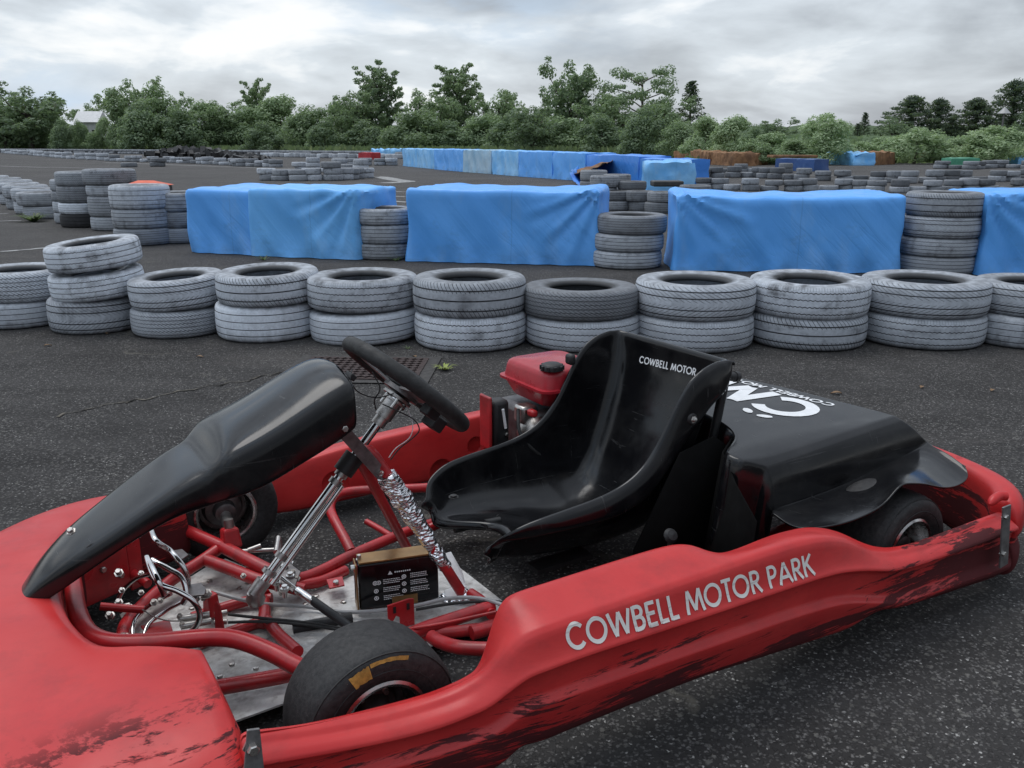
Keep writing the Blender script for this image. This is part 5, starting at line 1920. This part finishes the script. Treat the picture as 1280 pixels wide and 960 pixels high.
cable([(478, 505, 'y', .03), (500, 515, 'y', .05), (518, 525, 'y', .05), (524, 538, 'y', .05), (514, 549, 'y', .05), (500, 560, 'y', .04), (488, 575, 'y', .04)], .0014, 'black_matte', 'wire')
cable([(465, 465, 'y', .05), (475, 485, 'y', .06), (468, 500, 'y', .05), (470, 512, 'y', .03)], .0014, 'black_matte', 'wire')
cable([(510, 512, 'y', .03), (516, 530, 'y', .04), (512, 547, 'y', .045), (495, 560, 'y', .045), (486, 572, 'y', .045)], .0010, 'white_paint', 'wire')
m_ = MB()
m_.box(k(438, 470, y=.06), (.03, .014, .012), m4.to_3x3())
m_.build('connector', M['black_matte'], ch, False, bevel=.002)
MB().tube([k(366, 786, z=.045), k(420, 776, z=.045), k(440, 772, z=.045)], .012, 10).build('brake_cylinder', M['black_matte'], ch)

# ---------------- battery
bl, br = k(450, 763, z=.045), k(549, 748, z=.045)
bt = empty('battery'); bt.parent = kart
ub = (br - bl); ub.z = 0
Wb = ub.length
ub.normalize()
vb = Vector((ub.y, -ub.x, 0))
if vb.y > 0: vb = -vb
hb = k(447, 707, y=bl.y).z - .045
hb = max(.09, min(.2, hb))
Db = .042
rotb = Matrix((ub, -vb, Vector((0, 0, 1)))).transposed()
cbp = bl + ub * Wb / 2 + vb * Db / 2 + Vector((0, 0, hb / 2))
MB().box(cbp, (Wb, Db, hb), rotb).build('case', M['black_gloss'], bt, False, bevel=.004)
m_ = MB()
m_.box(cbp + Vector((0, 0, hb / 2 + .004)) - ub * .004, (Wb * .93, Db + .004, .004), rotb)
m_.build('top_plate', M['gold_plate'], bt, False, bevel=.001)
m_ = MB()
q = bl - ub * .004
m_.plate([(-.012, 0), (Db * .9, 0), (Db * .75, hb * .5), (Db * .9, hb), (.0, hb), (-.004, hb * .5)], .0035, q, vb, (0, 0, 1))
m_.build('hold_down_bracket', M['gold_plate'], bt, False, bevel=.001)
m_ = MB()
m_.plate([(Db * .2, hb * .2), (Db * .5, hb * .2), (Db * .5, hb * .75), (Db * .25, hb * .75)], .0042, q - ub * .0006, vb, (0, 0, 1))
m_.build('bracket_slot', M['black_matte'], bt, False)
m_ = MB()
q = bl + ub * (Wb * .40)
m_.plate([(0, 0), (Wb * .32, 0), (Wb * .32, .022), (0, .022)], .003, q - vb * .003, ub, (0, 0, 1))
m_.build('hold_down_bracket', M['gold_plate'], bt, False)
m_ = MB()
bolt(m_, cbp + Vector((0, 0, hb / 2 + .008)) - ub * (Wb / 2 - .006), (0, 0, 1), .005)
m_.build('bolt', M['zinc'], bt)
m_ = MB()
bolt(m_, bl + Vector((0, 0, hb * .93)) - ub * .008 + vb * .01, -ub, .005)
m_.build('bolt', M['zinc'], bt)
# warning print: small white marks on the front face (triangle, pictograms and text lines)
m_ = MB()
def mark(poly):
    pp = [bl + ub * (Wb * u) + Vector((0, 0, hb * v)) - vb * .0009 for u, v in poly]
    m_.add(pp, [tuple(range(len(pp)))])
mark([(.36, .71), (.42, .71), (.39, .79)])
for i in range(8):
    mark([(.445 + i * .026, .735), (.462 + i * .026, .735), (.462 + i * .026, .765), (.445 + i * .026, .765)])
def ring(u, v, r_):
    n = 14
    for i in range(n):
        a, b = 2 * PI * i / n, 2 * PI * (i + 1) / n
        ro, ri_ = r_, r_ * .62
        kx = hb / Wb
        mark([(u + math.cos(a) * ri_ * kx, v + math.sin(a) * ri_), (u + math.cos(a) * ro * kx, v + math.sin(a) * ro), (u + math.cos(b) * ro * kx, v + math.sin(b) * ro), (u + math.cos(b) * ri_ * kx, v + math.sin(b) * ri_)])
    mark([(u - .008, v - .02), (u + .008, v - .02), (u + .008, v + .02), (u - .008, v + .02)])
for u, v in ((.20, .56), (.245, .56), (.21, .38), (.21, .22), (.56, .62), (.56, .46), (.56, .30)):
    ring(u, v, .048)
random.seed(2)
for u0, v0 in ((.30, .60), (.30, .42), (.30, .24), (.64, .66), (.64, .50), (.64, .34)):
    for r_ in range(3):
        u = u0
        while u < u0 + random.uniform(.17, .24):
            w_ = random.uniform(.008, .026)
            mark([(u, v0 - r_ * .04), (u + w_, v0 - r_ * .04), (u + w_, v0 - r_ * .04 + .016), (u, v0 - r_ * .04 + .016)])
            u += w_ + .006
m_.build('warning_label', M['white_paint'], bt, False)

# ---------------- wheels
def wheel(cx, yin, yout, r, name_label, slick=True, steer=0):
    we = empty('wheel', (cx, (yin + yout) / 2, r), 0)
    we.parent = kart
    we['label'] = name_label
    we.rotation_euler = (0, 0, steer)
    hw_ = abs(yout - yin) / 2
    sgn = 1 if yout > yin else -1
    m4 = Matrix.Rotation(R(-90) * sgn, 4, 'X')       # local z -> outer side
    rr_ = .070
    prof = [(rr_, hw_ * .70), (rr_ * 1.06, hw_ * .92), (rr_ + (r - rr_) * .35, hw_ * 1.04), (rr_ + (r - rr_) * .62, hw_ * 1.03), (rr_ + (r - rr_) * .80, hw_ * .98),
            (r * .955, hw_ * .86), (r * .982, hw_ * .70), (r * .996, hw_ * .4), (r, 0)]
    prof = prof + [(a, -b) for a, b in reversed(prof[:-1])]
    tm = MB().lathe(prof, 72, m4).build('tyre', M['slick'], we, autosm=0)
    # shallow moulding rings on the sidewall
    m_ = MB()
    for q in (.42, .86):
        rq = rr_ + (r - rr_) * q
        zq = hw_ * (1.04 if q < .6 else .93)
        m_.lathe([(rq - .0012, zq - .001), (rq - .0006, zq + .0009), (rq + .0006, zq + .0009), (rq + .0012, zq - .001)], 72, m4)
    m_.build('moulding_ring', M['black_rubber'], tm)
    m_ = MB()
    m_.lathe([(rr_ + .004, hw_ * .86), (rr_ + .006, hw_ * .95), (rr_ + .001, hw_ * .985), (rr_ - .004, hw_ * .95), (rr_ - .006, hw_ * .7), (rr_ - .012, hw_ * .45),
              (rr_ - .014, 0), (rr_ - .012, -hw_ * .45), (rr_ - .006, -hw_ * .7), (rr_ - .004, -hw_ * .95), (rr_ + .001, -hw_ * .985), (rr_ + .006, -hw_ * .95), (rr_ + .004, -hw_ * .86)], 48, m4)
    rm = m_.build('rim', M['rim_silver'], we)
    m_ = MB()
    m_.lathe([(rr_ - .0125, hw_ * .1), (.046, hw_ * .05), (.040, hw_ * .22), (.030, hw_ * .25), (.026, hw_ * .7), (.018, hw_ * .75), (0, hw_ * .75)], 36, m4)
    m_.lathe([(rr_ - .0125, -hw_ * .1), (.050, -hw_ * .1), (.044, -hw_ * .4), (.028, -hw_ * .5), (.025, -hw_ * .95), (.018, -hw_ * 1.0), (0, -hw_ * 1.0)], 36, m4)
    m_.build('hub', M['dark_steel'], rm)
    m_ = MB()
    for i in range(5):
        a = i * 2 * PI / 5 + .3
        p_ = m4 @ Vector((.036 * math.cos(a), .036 * math.sin(a), hw_ * .28))
        bolt(m_, p_, m4.to_3x3() @ Vector((0, 0, 1)), .0045, .005)
    m_.build('bolt', M['zinc'], rm)
    return we, tm, m4, hw_


wn, tn, m4w, hw_ = wheel(1.255, .415, .535, .133, 'near front wheel with bare slick tyre and torn yellow sticker')
# sticker on the sidewall (a bent patch plus a thin strip)
r_ = .133
def patch(r0, r1, a0, a1, jag=.0):
    rows = []
    for i in range(13):
        a = a0 + (a1 - a0) * i / 12
        row = []
        for j in range(4):
            rq = r0 + (r1 - r0) * j / 3 + (random.uniform(-jag, jag) if j in (0, 3) else 0)
            q = (rq - .07) / (r_ - .07)
            zq = hw_ * interp([(0, .95), (.35, 1.04), (.62, 1.03), (.8, .98), (.88, .90)], q) + .0014
            row.append(m4w @ Vector((rq * math.cos(a), rq * math.sin(a), zq)))
        rows.append(row)
    return rows
random.seed(8)
m_ = MB()
m_.grid(patch(.097, .118, R(-62), R(-79), .0012))
m_.grid(patch(.1135, .1195, R(-80), R(-112), .0005))
m_.build('sticker', M['sticker'], tn)
wheel(1.25, -.415, -.535, .133, 'far front wheel under the fairing', steer=R(-4))
wheel(.0, .45, .605, .130, 'near rear wheel under the rear cover')
wheel(.0, -.45, -.605, .130, 'far rear wheel')
# stub axles
MB().tube([(1.25, .37, .125), (1.25, .47, .133)], .014, 12).build('stub_axle', M['steel'], ch)
MB().tube([k(290, 668, z=.12), (1.25, -.47, .133)], .014, 12).build('stub_axle', M['steel'], ch)
MB().tube([k(440, 800, z=.10), Vector((1.25, .40, .11))], .02, 12).build('stub_carrier', M['red_tube'], ch)

# ---------------- bucket seat
RIM = [  # rim polyline (x, z, half width) from front lobe tip round to the top of the back
    (.832, .172, .150), (.812, .206, .178), (.765, .230, .196), (.70, .241, .204), (.60, .252, .207), (.53, .266, .206), (.475, .290, .204), (.43, .330, .202),
    (.395, .383, .201), (.362, .440, .202), (.328, .484, .203), (.29, .507, .204), (.245, .517, .204), (.213, .514, .203)]
CEN = [  # matching centre line
    (.700, .118), (.665, .098), (.615, .083), (.56, .072), (.50, .066), (.44, .070), (.39, .085), (.345, .115), (.305, .170), (.27, .24), (.242, .315), (.218, .39), (.202, .46), (.198, .512)]
def curve_pts(lst, n):
    v = [Vector((*a, 0)) if len(a) == 2 else Vector(a) for a in lst]
    return smooth_path(v, n)
rimc, cenc = curve_pts(RIM, 4), curve_pts(CEN, 4)
nt = 13
rows = []
NSec = len(rimc)
for i in range(NSec):
    rx, rz_, rw = rimc[i]
    cx_, cz = cenc[i][0], cenc[i][1]
    u = i / (NSec - 1)
    row = []
    for j in range(-nt, nt + 1):
        t_ = abs(j) / nt
        th = t_ * PI / 2
        bx = max(0., min(1., (u - .38) / .25))
        yy = rw * math.sin(th) ** (.92 - .34 * bx)
        aa = (1 - math.cos(th)) ** (1.25 + .65 * bx)
        xx = cx_ + (rx - cx_) * aa
        z_ = cz + (rz_ - cz) * aa
        if u < .22:     # two leg lobes at the front
            f = (1 - u / .22)
            lob = math.exp(-((t_ - .56) / .26) ** 2)
            xx += .075 * f * lob
            z_ += -.008 * f * lob
            z_ += .010 * f * math.exp(-(t_ / .16) ** 2)
        row.append(Vector((xx, (1 if j > 0 else -1) * yy, z_)))
    rows.append(row)
full = []
for i in range(NSec):
    rx, rz_, rw = rimc[i]
    cx_, cz = cenc[i][0], cenc[i][1]
    d_ = Vector((cx_ - rx, 0, cz - rz_)).normalized()
    u = i / (NSec - 1)
    s_ = interp([(0, .006), (.05, .016), (.13, .045), (.35, .060), (.55, .062), (.75, .095), (.88, .085), (.96, .045), (1, .02)], u)
    ys = interp([(0, .005), (.08, .012), (.2, .022), (.6, .026), (.85, .022), (.96, .012), (1, .006)], u)
    lft, rgt = rows[i][0], rows[i][-1]
    ext = []
    for f, yy in ((.10, .32), (.30, .62), (.62, .86), (1.0, 1.0)):
        ext.append((d_ * s_ * f, ys * yy))
    L_ = [lft + e + Vector((0, -y_, 0)) for e, y_ in reversed(ext)]
    R_ = [rgt + e + Vector((0, y_, 0)) for e, y_ in ext]
    full.append(L_ + rows[i] + R_)
# rolled front lip and top edge
f0 = [p + Vector((.009, 0, -.004)) for p in full[0]]
f1 = [p + Vector((.014, 0, -.018)) for p in full[0]]
t0 = [p + Vector((-.008, 0, .001)) for p in full[-1]]
t1 = [p + Vector((-.014, 0, -.012)) for p in full[-1]]
full = [f1, f0] + full + [t0, t1]
seat = MB().grid(full).build('seat', M['black_gloss'], kart, solid=.0055, subsurf=1)
tag(seat, 'glossy black moulded bucket seat with white lettering')
m_ = MB()
def seat_hit(px, py):
    return None
# seat stays and bolts
sb = k(866, 524, y=.226)
m_.lathe([(0, .004), (.012, .003), (.016, -.002), (.016, -.004)], 20, axis_mat(sb, (0, 1, .1)))
m_.build('washer', M['black_matte'], seat)
m_ = MB()
bolt(m_, sb + Vector((0, .006, 0)), (0, 1, .1), .006, .004)
m_.build('bolt', M['zinc'], seat)
m_ = MB()
bolt(m_, k(567, 620, z=.192), (0, 0, 1), .009, .003)
m_.build('front_bolt', M['black_matte'], seat)
m_ = MB()
m_.tube([k(906, 476, y=.17), k(889, 560, y=.17), k(878, 650, y=.17)], .0115, 14)
m_.build('seat_stay', M['black_matte'], ch)
m_ = MB()
m_.tube([k(895, 470, y=.14), k(918, 471, y=.14)], .0115, 14)
m_.lathe([(0, .0), (.0135, .0), (.0135, .012), (0, .012)], 16, axis_mat(k(918, 471, y=.14), k(928, 471, y=.14) - k(918, 471, y=.14)))
m_.build('guard_tube', M['black_matte'], ch)
MB().tube([sb - Vector((.03, .06, .02)), (.24, .16, .09)], .008, 10).build('seat_stay', M['black_matte'], ch)
pv = [k(850, 566, y=.235), k(792, 688, y=.235), k(792, 720, y=.235), k(905, 730, y=.235), k(935, 640, y=.235), k(925, 570, y=.235), k(893, 545, y=.235)]
m_ = MB()
cen = sum(pv, Vector()) / len(pv)
m_.add(pv + [cen], [(i, (i + 1) % len(pv), len(pv)) for i in range(len(pv))])
m_.build('dark_fill_panel', M['shadow_black'], kart, True, solid=.004, autosm=0)  # added panel, dark gap between seat and cover painted as near-black shade
# black skirt below the seat on the near side and bracket under the lobe
m_ = MB()
m_.lathe([(0, .012), (.012, .010), (.017, .002), (.015, -.004), (0, -.004)], 20, axis_mat(k(838, 670, y=.34), (.1, .8, .6)))
m_.tube([k(838, 676, y=.34), k(836, 690, y=.34)], .006, 10)
m_.build('filler_knob', M['black_matte'], kart)
m_ = MB()
m_.tube([k(568, 662, z=.10), k(600, 655, z=.10), k(625, 650, z=.10)], .009, 10)
m_.box(k(700, 700, z=.05), (.16, .05, .01))
m_.build('seat_bracket', M['black_matte'], ch)

# ---------------- engine cover (rear)
def row3(lst, xs):
    lst = sorted(lst)
    return [Vector((x_, interp([(a, b) for a, b, c in lst], x_), interp([(a, c) for a, b, c in lst], x_))) for x_ in xs]
Us = [0, .03, .07, .13, .2, .27, .34, .42, .5, .62, .74, .86, .94, 1.0]
CL = [  # each line: list of (x, y, z) from rear to front
    [(-.10, -.42, .345), (.10, -.42, .345)],
    [(-.13, -.22, .352), (.12, -.22, .35)],
    [(-.155, -.06, .354), (.14, -.06, .35)],
    [(-.185, .06, .353), (.16, .06, .35)],
    [(-.195, .20, .353), (.0, .20, .352), (.18, .20, .349)],
    [(-.205, .30, .353), (.0, .30, .351), (.235, .29, .346)],
    [(-.208, .345, .354), (.0, .345, .350), (.34, .330, .345)],
    [(-.210, .385, .353), (.0, .385, .345), (.25, .388, .335), (.318, .378, .338)],
    [(-.215, .400, .346), (.0, .402, .335), (.20, .405, .326), (.270, .403, .324)],
]
lines = []
cores = []
for L_ in CL:
    L_ = sorted(L_)
    x0, x1 = L_[0][0], L_[-1][0]
    cores.append(row3(L_, [x0 + (x1 - x0) * u for u in Us]))
P10 = [(1158, 553), (1154, 556), (1148, 560), (1138, 566), (1127, 572), (1117, 577), (1108, 581), (1098, 586), (1085, 592), (1060, 604), (1035, 614), (1008, 624), (985, 631), (968, 637)]
P13 = [(1206, 583, .555), (1213, 596, .58), (1201, 607, .59), (1180, 611, .60), (1157, 606, .60), (1139, 603, .60), (1126, 604, .60), (1112, 624, .60), (1095, 640, .60), (1061, 653, .59),
       (1030, 660, .575), (1004, 662, .55), (985, 656, .51), (967, 644, .465)]
L10 = [k(*q, y=.430) for q in P10]
L13 = [k(a_, b_, y=c_) for a_, b_, c_ in P13]
L8 = cores[-1]
cores.append([p.lerp(q, .30) + Vector((0, .006, .002)) for p, q in zip(L8, L10)])
cores.append([p.lerp(q, .68) + Vector((0, .004, .0)) for p, q in zip(L8, L10)])
cores.append(L10)
def crumple(p, amp):
    return p + Vector((0, 0, amp * noise.noise(p * 26 + Vector((3, 1, 7)))))
cores.append([crumple(p.lerp(q, .14) + Vector((0, 0, -.003)), .002) for p, q in zip(L10, L13)])
cores.append([crumple(p.lerp(q, .55) + Vector((0, 0, .004)), .008) for p, q in zip(L10, L13)])
cores.append([crumple(p.lerp(q, .90), .010) for p, q in zip(L10, L13)])
cores.append([crumple(q, .008) for q in L13])
NW = 11
for li_, core in enumerate(cores):
    rear = [core[0] + Vector((-.012, 0, -.012)), core[0] + Vector((-.016, 0, -.05))]
    dz = core[-1].z
    front = [core[-1] + Vector((.008, .0, -.012)), core[-1] + Vector((.022, .0, -(dz - .16) * .5 - .01)), core[-1] + Vector((.035, .0, -(dz - .13)))]
    if li_ >= 9:
        rear = [core[0] + Vector((-.002, 0, -.002)), core[0] + Vector((-.003, 0, -.004))]
    if li_ == 10:
        front = [core[-1] + Vector((.006, .0, -.010)), core[-1] + Vector((.014, .0, -.05)), core[-1] + Vector((.02, .0, -.09))]
    if li_ > 10:
        q_ = L10[-1]
        front = [core[-1] + Vector((.002, -.003, -.004)), core[-1].lerp(q_, .6) + Vector((.01, 0, -.03)), q_ + Vector((.02, (core[-1].y - .43) * .15, -.09))]
    lines.append(rear[::-1] + core + front)
cov = MB().grid(lines).build('engine_cover', M['black_gloss'], kart)
at = cov.data.attributes.new('crease_edge', 'FLOAT', 'EDGE')
nvv = len(lines[0])
for e in cov.data.edges:
    i_, j_ = e.vertices
    ri, rj, ci, cj = i_ // nvv, j_ // nvv, i_ % nvv, j_ % nvv
    if ri == rj and ri in (7, 8): at.data[e.index].value = .45
    if ri == rj and ri in (11,): at.data[e.index].value = .5
    if ci == cj and ci in (2, nvv - 4): at.data[e.index].value = .4
md = cov.modifiers.new('sub', 'SUBSURF')
md.levels = md.render_levels = 3
md = cov.modifiers.new('solid', 'SOLIDIFY')
md.thickness = .004
md.offset = 0
tag(cov, 'black moulded engine cover with white logo lettering')
# added inner near-black sheet: shade under the cover put into its colour
m_ = MB()
m_.grid([[(.40, .50, .26), (.42, .50, .06)], [(.36, .40, .30), (.40, .36, .06)], [(.30, .30, .33), (.32, .28, .06)], [(.17, .22, .34), (.22, .22, .06)], [(.14, -.05, .345), (.2, -.05, .06)]][::1])
m_.build('cover_dark_sheet', M['shadow_black'], kart, True, solid=.004)

# ---------------- engine behind the seat
en = empty('engine'); en.parent = kart
tk = empty('e'); bpy.data.objects.remove(tk)
def rounded_block(c, size, material, name, parent, rot=None, taper=1.0, bev=.012, ss=0):
    return MB().box(c, size, rot, taper).build(name, M[material], parent, True, bevel=bev)
ec = Vector((.335, -.33, 0))
tank = MB()
ztop, zmid, zbot = .420, .368, .312
def ringz(z, hx, hy, rr_=.03, n=5):
    out = []
    for cx_, cy_, a0 in ((hx - rr_, hy - rr_, 0), (-hx + rr_, hy - rr_, 90), (-hx + rr_, -hy + rr_, 180), (hx - rr_, -hy + rr_, 270)):
        for i in range(n):
            a = R(a0 + 90 * i / (n - 1))
            out.append(ec + Vector((cx_ + rr_ * math.cos(a), cy_ + rr_ * math.sin(a), z)))
    return out
tank.grid([ringz(zbot, .05, .06), ringz(zbot + .006, .085, .095), ringz(zmid - .014, .102, .112), ringz(zmid - .005, .106, .116), ringz(zmid - .004, .116, .126), ringz(zmid + .003, .116, .126),
           ringz(zmid + .004, .106, .116), ringz(ztop - .016, .101, .111), ringz(ztop - .005, .097, .107), ringz(ztop, .089, .099), ringz(ztop + .002, .03, .04)], closev=True)
tank.f.append(tuple(range(10 * 20, 11 * 20)))
tkk = tank.build('fuel_tank', M['red_tank'], en, autosm=50)
m_ = MB()
cp_ = k(690, 462, z=.421)
m_.lathe([(0, .018), (.022, .018), (.028, .014), (.031, .008), (.031, .0), (0, 0)], 20, Matrix.Translation(cp_))
for i in range(10):
    a = i * 2 * PI / 10
    m_.box(cp_ + Vector((.030 * math.cos(a), .030 * math.sin(a), .007)), (.008, .008, .012), Matrix.Rotation(a, 3, 'Z'))
m_.build('filler_cap', M['black_matte'], tkk)
# black/red shield at left
sh0 = k(622, 528, y=-.30)
MB().box(sh0, (.05, .05, .135)).build('shroud', M['black_matte'], en, True, bevel=.012)
MB().box(sh0 + Vector((.034, -.005, .006)), (.009, .056, .150)).build('shroud_back', M['red_tube'], en, True, bevel=.004)
MB().tube([sh0 + Vector((.0, .028, .045)), sh0 + Vector((-.008, .029, -.01))], .004, 8).build('lever_slot', M['white_paint'], en)
m_ = MB(); bolt(m_, sh0 + Vector((-.012, .027, -.03)), (0, 1, 0), .006, .004); m_.build('bolt', M['zinc'], en)
MB().box((.36, -.36, .19), (.18, .2, .22)).build('crankcase', M['dark_steel'], en, True, bevel=.02)
m_ = MB()
m_.lathe([(0, .03), (.03, .03), (.05, .01), (.055, -.02), (0, -.02)], 24, axis_mat(Vector((.43, -.27, .235)), (.4, .9, 0)))
m_.build('recoil_housing', M['steel'], en)
m_ = MB()
m_.box((.45, -.30, .29), (.05, .05, .05))
m_.build('carburettor', M['steel'], en, True, bevel=.008)
MB().box((.46, -.25, .305), (.02, .03, .02)).build('governor_plate', M['red_tube'], en, True, bevel=.006)
MB().tube(smooth_path([(.50, -.26, .32), (.52, -.22, .27), (.49, -.2, .22), (.45, -.2, .19)], 6), .005, 8).build('fuel_hose', M['black_rubber'], en)
MB().box(k(713, 449, z=.46) , (.02, .03, .03)).build('air_filter', M['black_matte'], en, True, bevel=.008)

# ---------------- far pod bracket
m_ = MB()
q = k(456, 594, y=-.556)
m_.plate([(-.025, -.055), (.025, -.055), (.03, .0), (.012, .025), (-.012, .025), (-.03, 0)], .004, q, (1, 0, 0), (0, 0, 1))
fb_ = m_.build('pod_bracket', M['red_tube'], ch, False, bevel=.001)
m_ = MB(); bolt(m_, q + Vector((0, .004, 0)), (0, 1, 0), .007, .005); m_.build('bolt', M['zinc'], fb_)

# ====================================================================== LETTERING
def arc(cx_, cy_, rx, ry, a0, a1, n=14):
    return [(cx_ + rx * math.cos(R(a0 + (a1 - a0) * i / n)), cy_ + ry * math.sin(R(a0 + (a1 - a0) * i / n))) for i in range(n + 1)]
GLY = {
    'C': (.86, [arc(.46, .5, .40, .44, 42, 318, 22)]),
    'O': (1.0, [arc(.5, .5, .43, .44, 0, 360, 28)]),
    'W': (1.14, [[(.05, .98), (.31, .04)], [(.31, .04), (.57, .94)], [(.57, .94), (.83, .04)], [(.83, .04), (1.09, .98)]]),
    'B': (.64, [[(.10, 0), (.10, 1)], [(.10, .94), (.30, .94)] + arc(.30, .73, .21, .21, 90, -90, 10) + [(.10, .52)], [(.10, .52), (.32, .52)] + arc(.32, .29, .23, .23, 90, -90, 10) + [(.10, .06)]]),
    'E': (.56, [[(.10, 0), (.10, 1)], [(.10, .94), (.50, .94)], [(.10, .52), (.47, .52)], [(.10, .06), (.50, .06)]]),
    'L': (.50, [[(.10, 0), (.10, 1)], [(.10, .06), (.48, .06)]]),
    'M': (1.02, [[(.06, .0), (.20, .97)], [(.20, .97), (.51, .10)], [(.51, .10), (.82, .97)], [(.82, .97), (.96, .0)]]),
    'T': (.56, [[(.28, 0), (.28, .94)], [(.0, .94), (.56, .94)]]),
    'R': (.66, [[(.10, 0), (.10, 1)], [(.10, .94), (.30, .94)] + arc(.30, .71, .23, .23, 90, -90, 10) + [(.10, .48)], [(.28, .48), (.60, .0)]]),
    'P': (.62, [[(.10, 0), (.10, 1)], [(.10, .94), (.30, .94)] + arc(.30, .70, .24, .24, 90, -90, 10) + [(.10, .46)]]),
    'A': (.86, [[(.04, 0), (.43, .97)], [(.43, .97), (.82, 0)], [(.18, .30), (.68, .30)]]),
    'K': (.70, [[(.10, 0), (.10, 1)], [(.60, 1), (.12, .46)], [(.26, .60), (.66, 0)]]),
    ' ': (.30, []),
}


def text_ribbons(txt, wt=.125, gap=.07, marks=None):
    """flat ribbons for each stroke: list of (rows of (u, v), layer)"""
    out, x_ = [], 0
    for ch_ in txt:
        adv, strokes = GLY[ch_]
        for li, st in enumerate(strokes):
            pts = []
            for a, b in zip(st, st[1:]):
                n = max(1, int(math.hypot(b[0] - a[0], b[1] - a[1]) / .12))
                pts += [(a[0] + (b[0] - a[0]) * i / n, a[1] + (b[1] - a[1]) * i / n) for i in range(n)]
            pts.append(st[-1])
            rows = []
            for i, p_ in enumerate(pts):
                a = pts[max(0, i - 1)]
                b = pts[min(len(pts) - 1, i + 1)]
                if st[0] == st[-1] or (abs(st[0][0] - st[-1][0]) < 1e-6 and abs(st[0][1] - st[-1][1]) < 1e-6 and len(st) > 3):
                    if i in (0, len(pts) - 1): a, b = pts[-2], pts[1]
                dx, dy = b[0] - a[0], b[1] - a[1]
                L = math.hypot(dx, dy) or 1
                nx, ny = -dy / L * wt / 2, dx / L * wt / 2
                rows.append([(x_ + p_[0] + nx, p_[1] + ny), (x_ + p_[0], p_[1]), (x_ + p_[0] - nx, p_[1] - ny)])
            out.append((rows, li))
        x_ += adv + gap
    return out, x_ - gap


def project_text(txt, target, fmap, direction, name, material, wt=.125, off=.0010, shear=0, extra=None):
    dg = bpy.context.evaluated_depsgraph_get()
    ev = target.evaluated_get(dg)
    me = ev.to_mesh()
    bv = BVHTree.FromPolygons([v.co.copy() for v in me.vertices], [tuple(p.vertices) for p in me.polygons])
    ev.to_mesh_clear()
    rib, total = text_ribbons(txt, wt)
    if extra: rib += extra
    m_ = MB()
    D = Vector(direction).normalized()
    for rows, li in rib:
        rr_ = []
        ok = True
        for r in rows:
            line = []
            for u, v in r:
                o_ = Vector(fmap((u + shear * v) / total, v))
                hit = bv.ray_cast(o_ - D * .3, D, 1.0)
                if hit[0] is None:
                    ok = False
                    break
                nn_ = hit[1]
                if nn_.dot(D) > 0: nn_ = -nn_
                line.append(hit[0] + nn_ * (off + li * .00025))
            if not ok: break
            rr_.append(line)
        if len(rr_) > 1: m_.grid(rr_)
    return m_.build(name, material, target, False)


m, t = mat('worn_white_lettering')
o = t.obj()
n = t.noise(t.scale(o, (5, 5, 90)), 1.5, 6, .7)
c = t.mix(t.mapr(n, .55, .68, 0, .55), (.68, .66, .63), (.20, .10, .10))
t.finish(c, .45)
M['worn_white'] = m
M['white_letter'] = simple('white_lettering', (.76, .77, .78), .4, 0, 60, .06)

bpy.context.view_layer.update()
# side pod text: runs rearwards (from x=1.005 to .447)
def fpod(u, v):
    x_ = 1.004 + (.447 - 1.004) * u
    z0 = interp([(.447, .237), (1.004, .257)], x_)
    return (x_, .69, z0 + v * .037)
project_text('COWBELL MOTOR PARK', pod, fpod, (0, -1, 0), 'lettering', M['worn_white'], .158)
# seat text: across the back, continues round toward the near wing
def fseat(u, v):
    a_, b_ = k(801, 453, x=.203), k(868, 471, x=.215)
    return (.45, a_.y + (b_.y - a_.y) * u * .98, a_.z + (b_.z - a_.z) * u + v * .0185)
project_text('COWBELL MOTOR', seat, fseat, (-1, 0, 0), 'lettering', M['white_letter'], .18, .0012)
# cover text, read from behind the kart
def fcov1(u, v):
    return (-.166 + .045 * u + v * .026, .245 - .50 * u, .5)
project_text('COWBELL MOTOR PARK', cov, fcov1, (0, 0, -1), 'lettering', M['white_letter'], .19, .0012)
dots = []
for cx_, cy_, a in ((.30, 1.22, 25), (.62, 1.22, -20)):
    rows_ = []
    for i in range(7):
        f = -1 + 2 * i / 6
        hw2 = .075 * math.sqrt(max(0, 1 - f * f)) + .004
        px_, py_ = cx_ + .12 * f * math.cos(R(a)), cy_ + .12 * f * math.sin(R(a))
        rows_.append([(px_, py_ + hw2), (px_, py_), (px_, py_ - hw2)])
    dots.append((rows_, 0))
def fcov2(u, v):
    return (-.118 + v * .150, .262 - .46 * u, .5)
project_text('CMP', cov, fcov2, (0, 0, -1), 'logo', M['white_letter'], .21, .0012, 0, dots)
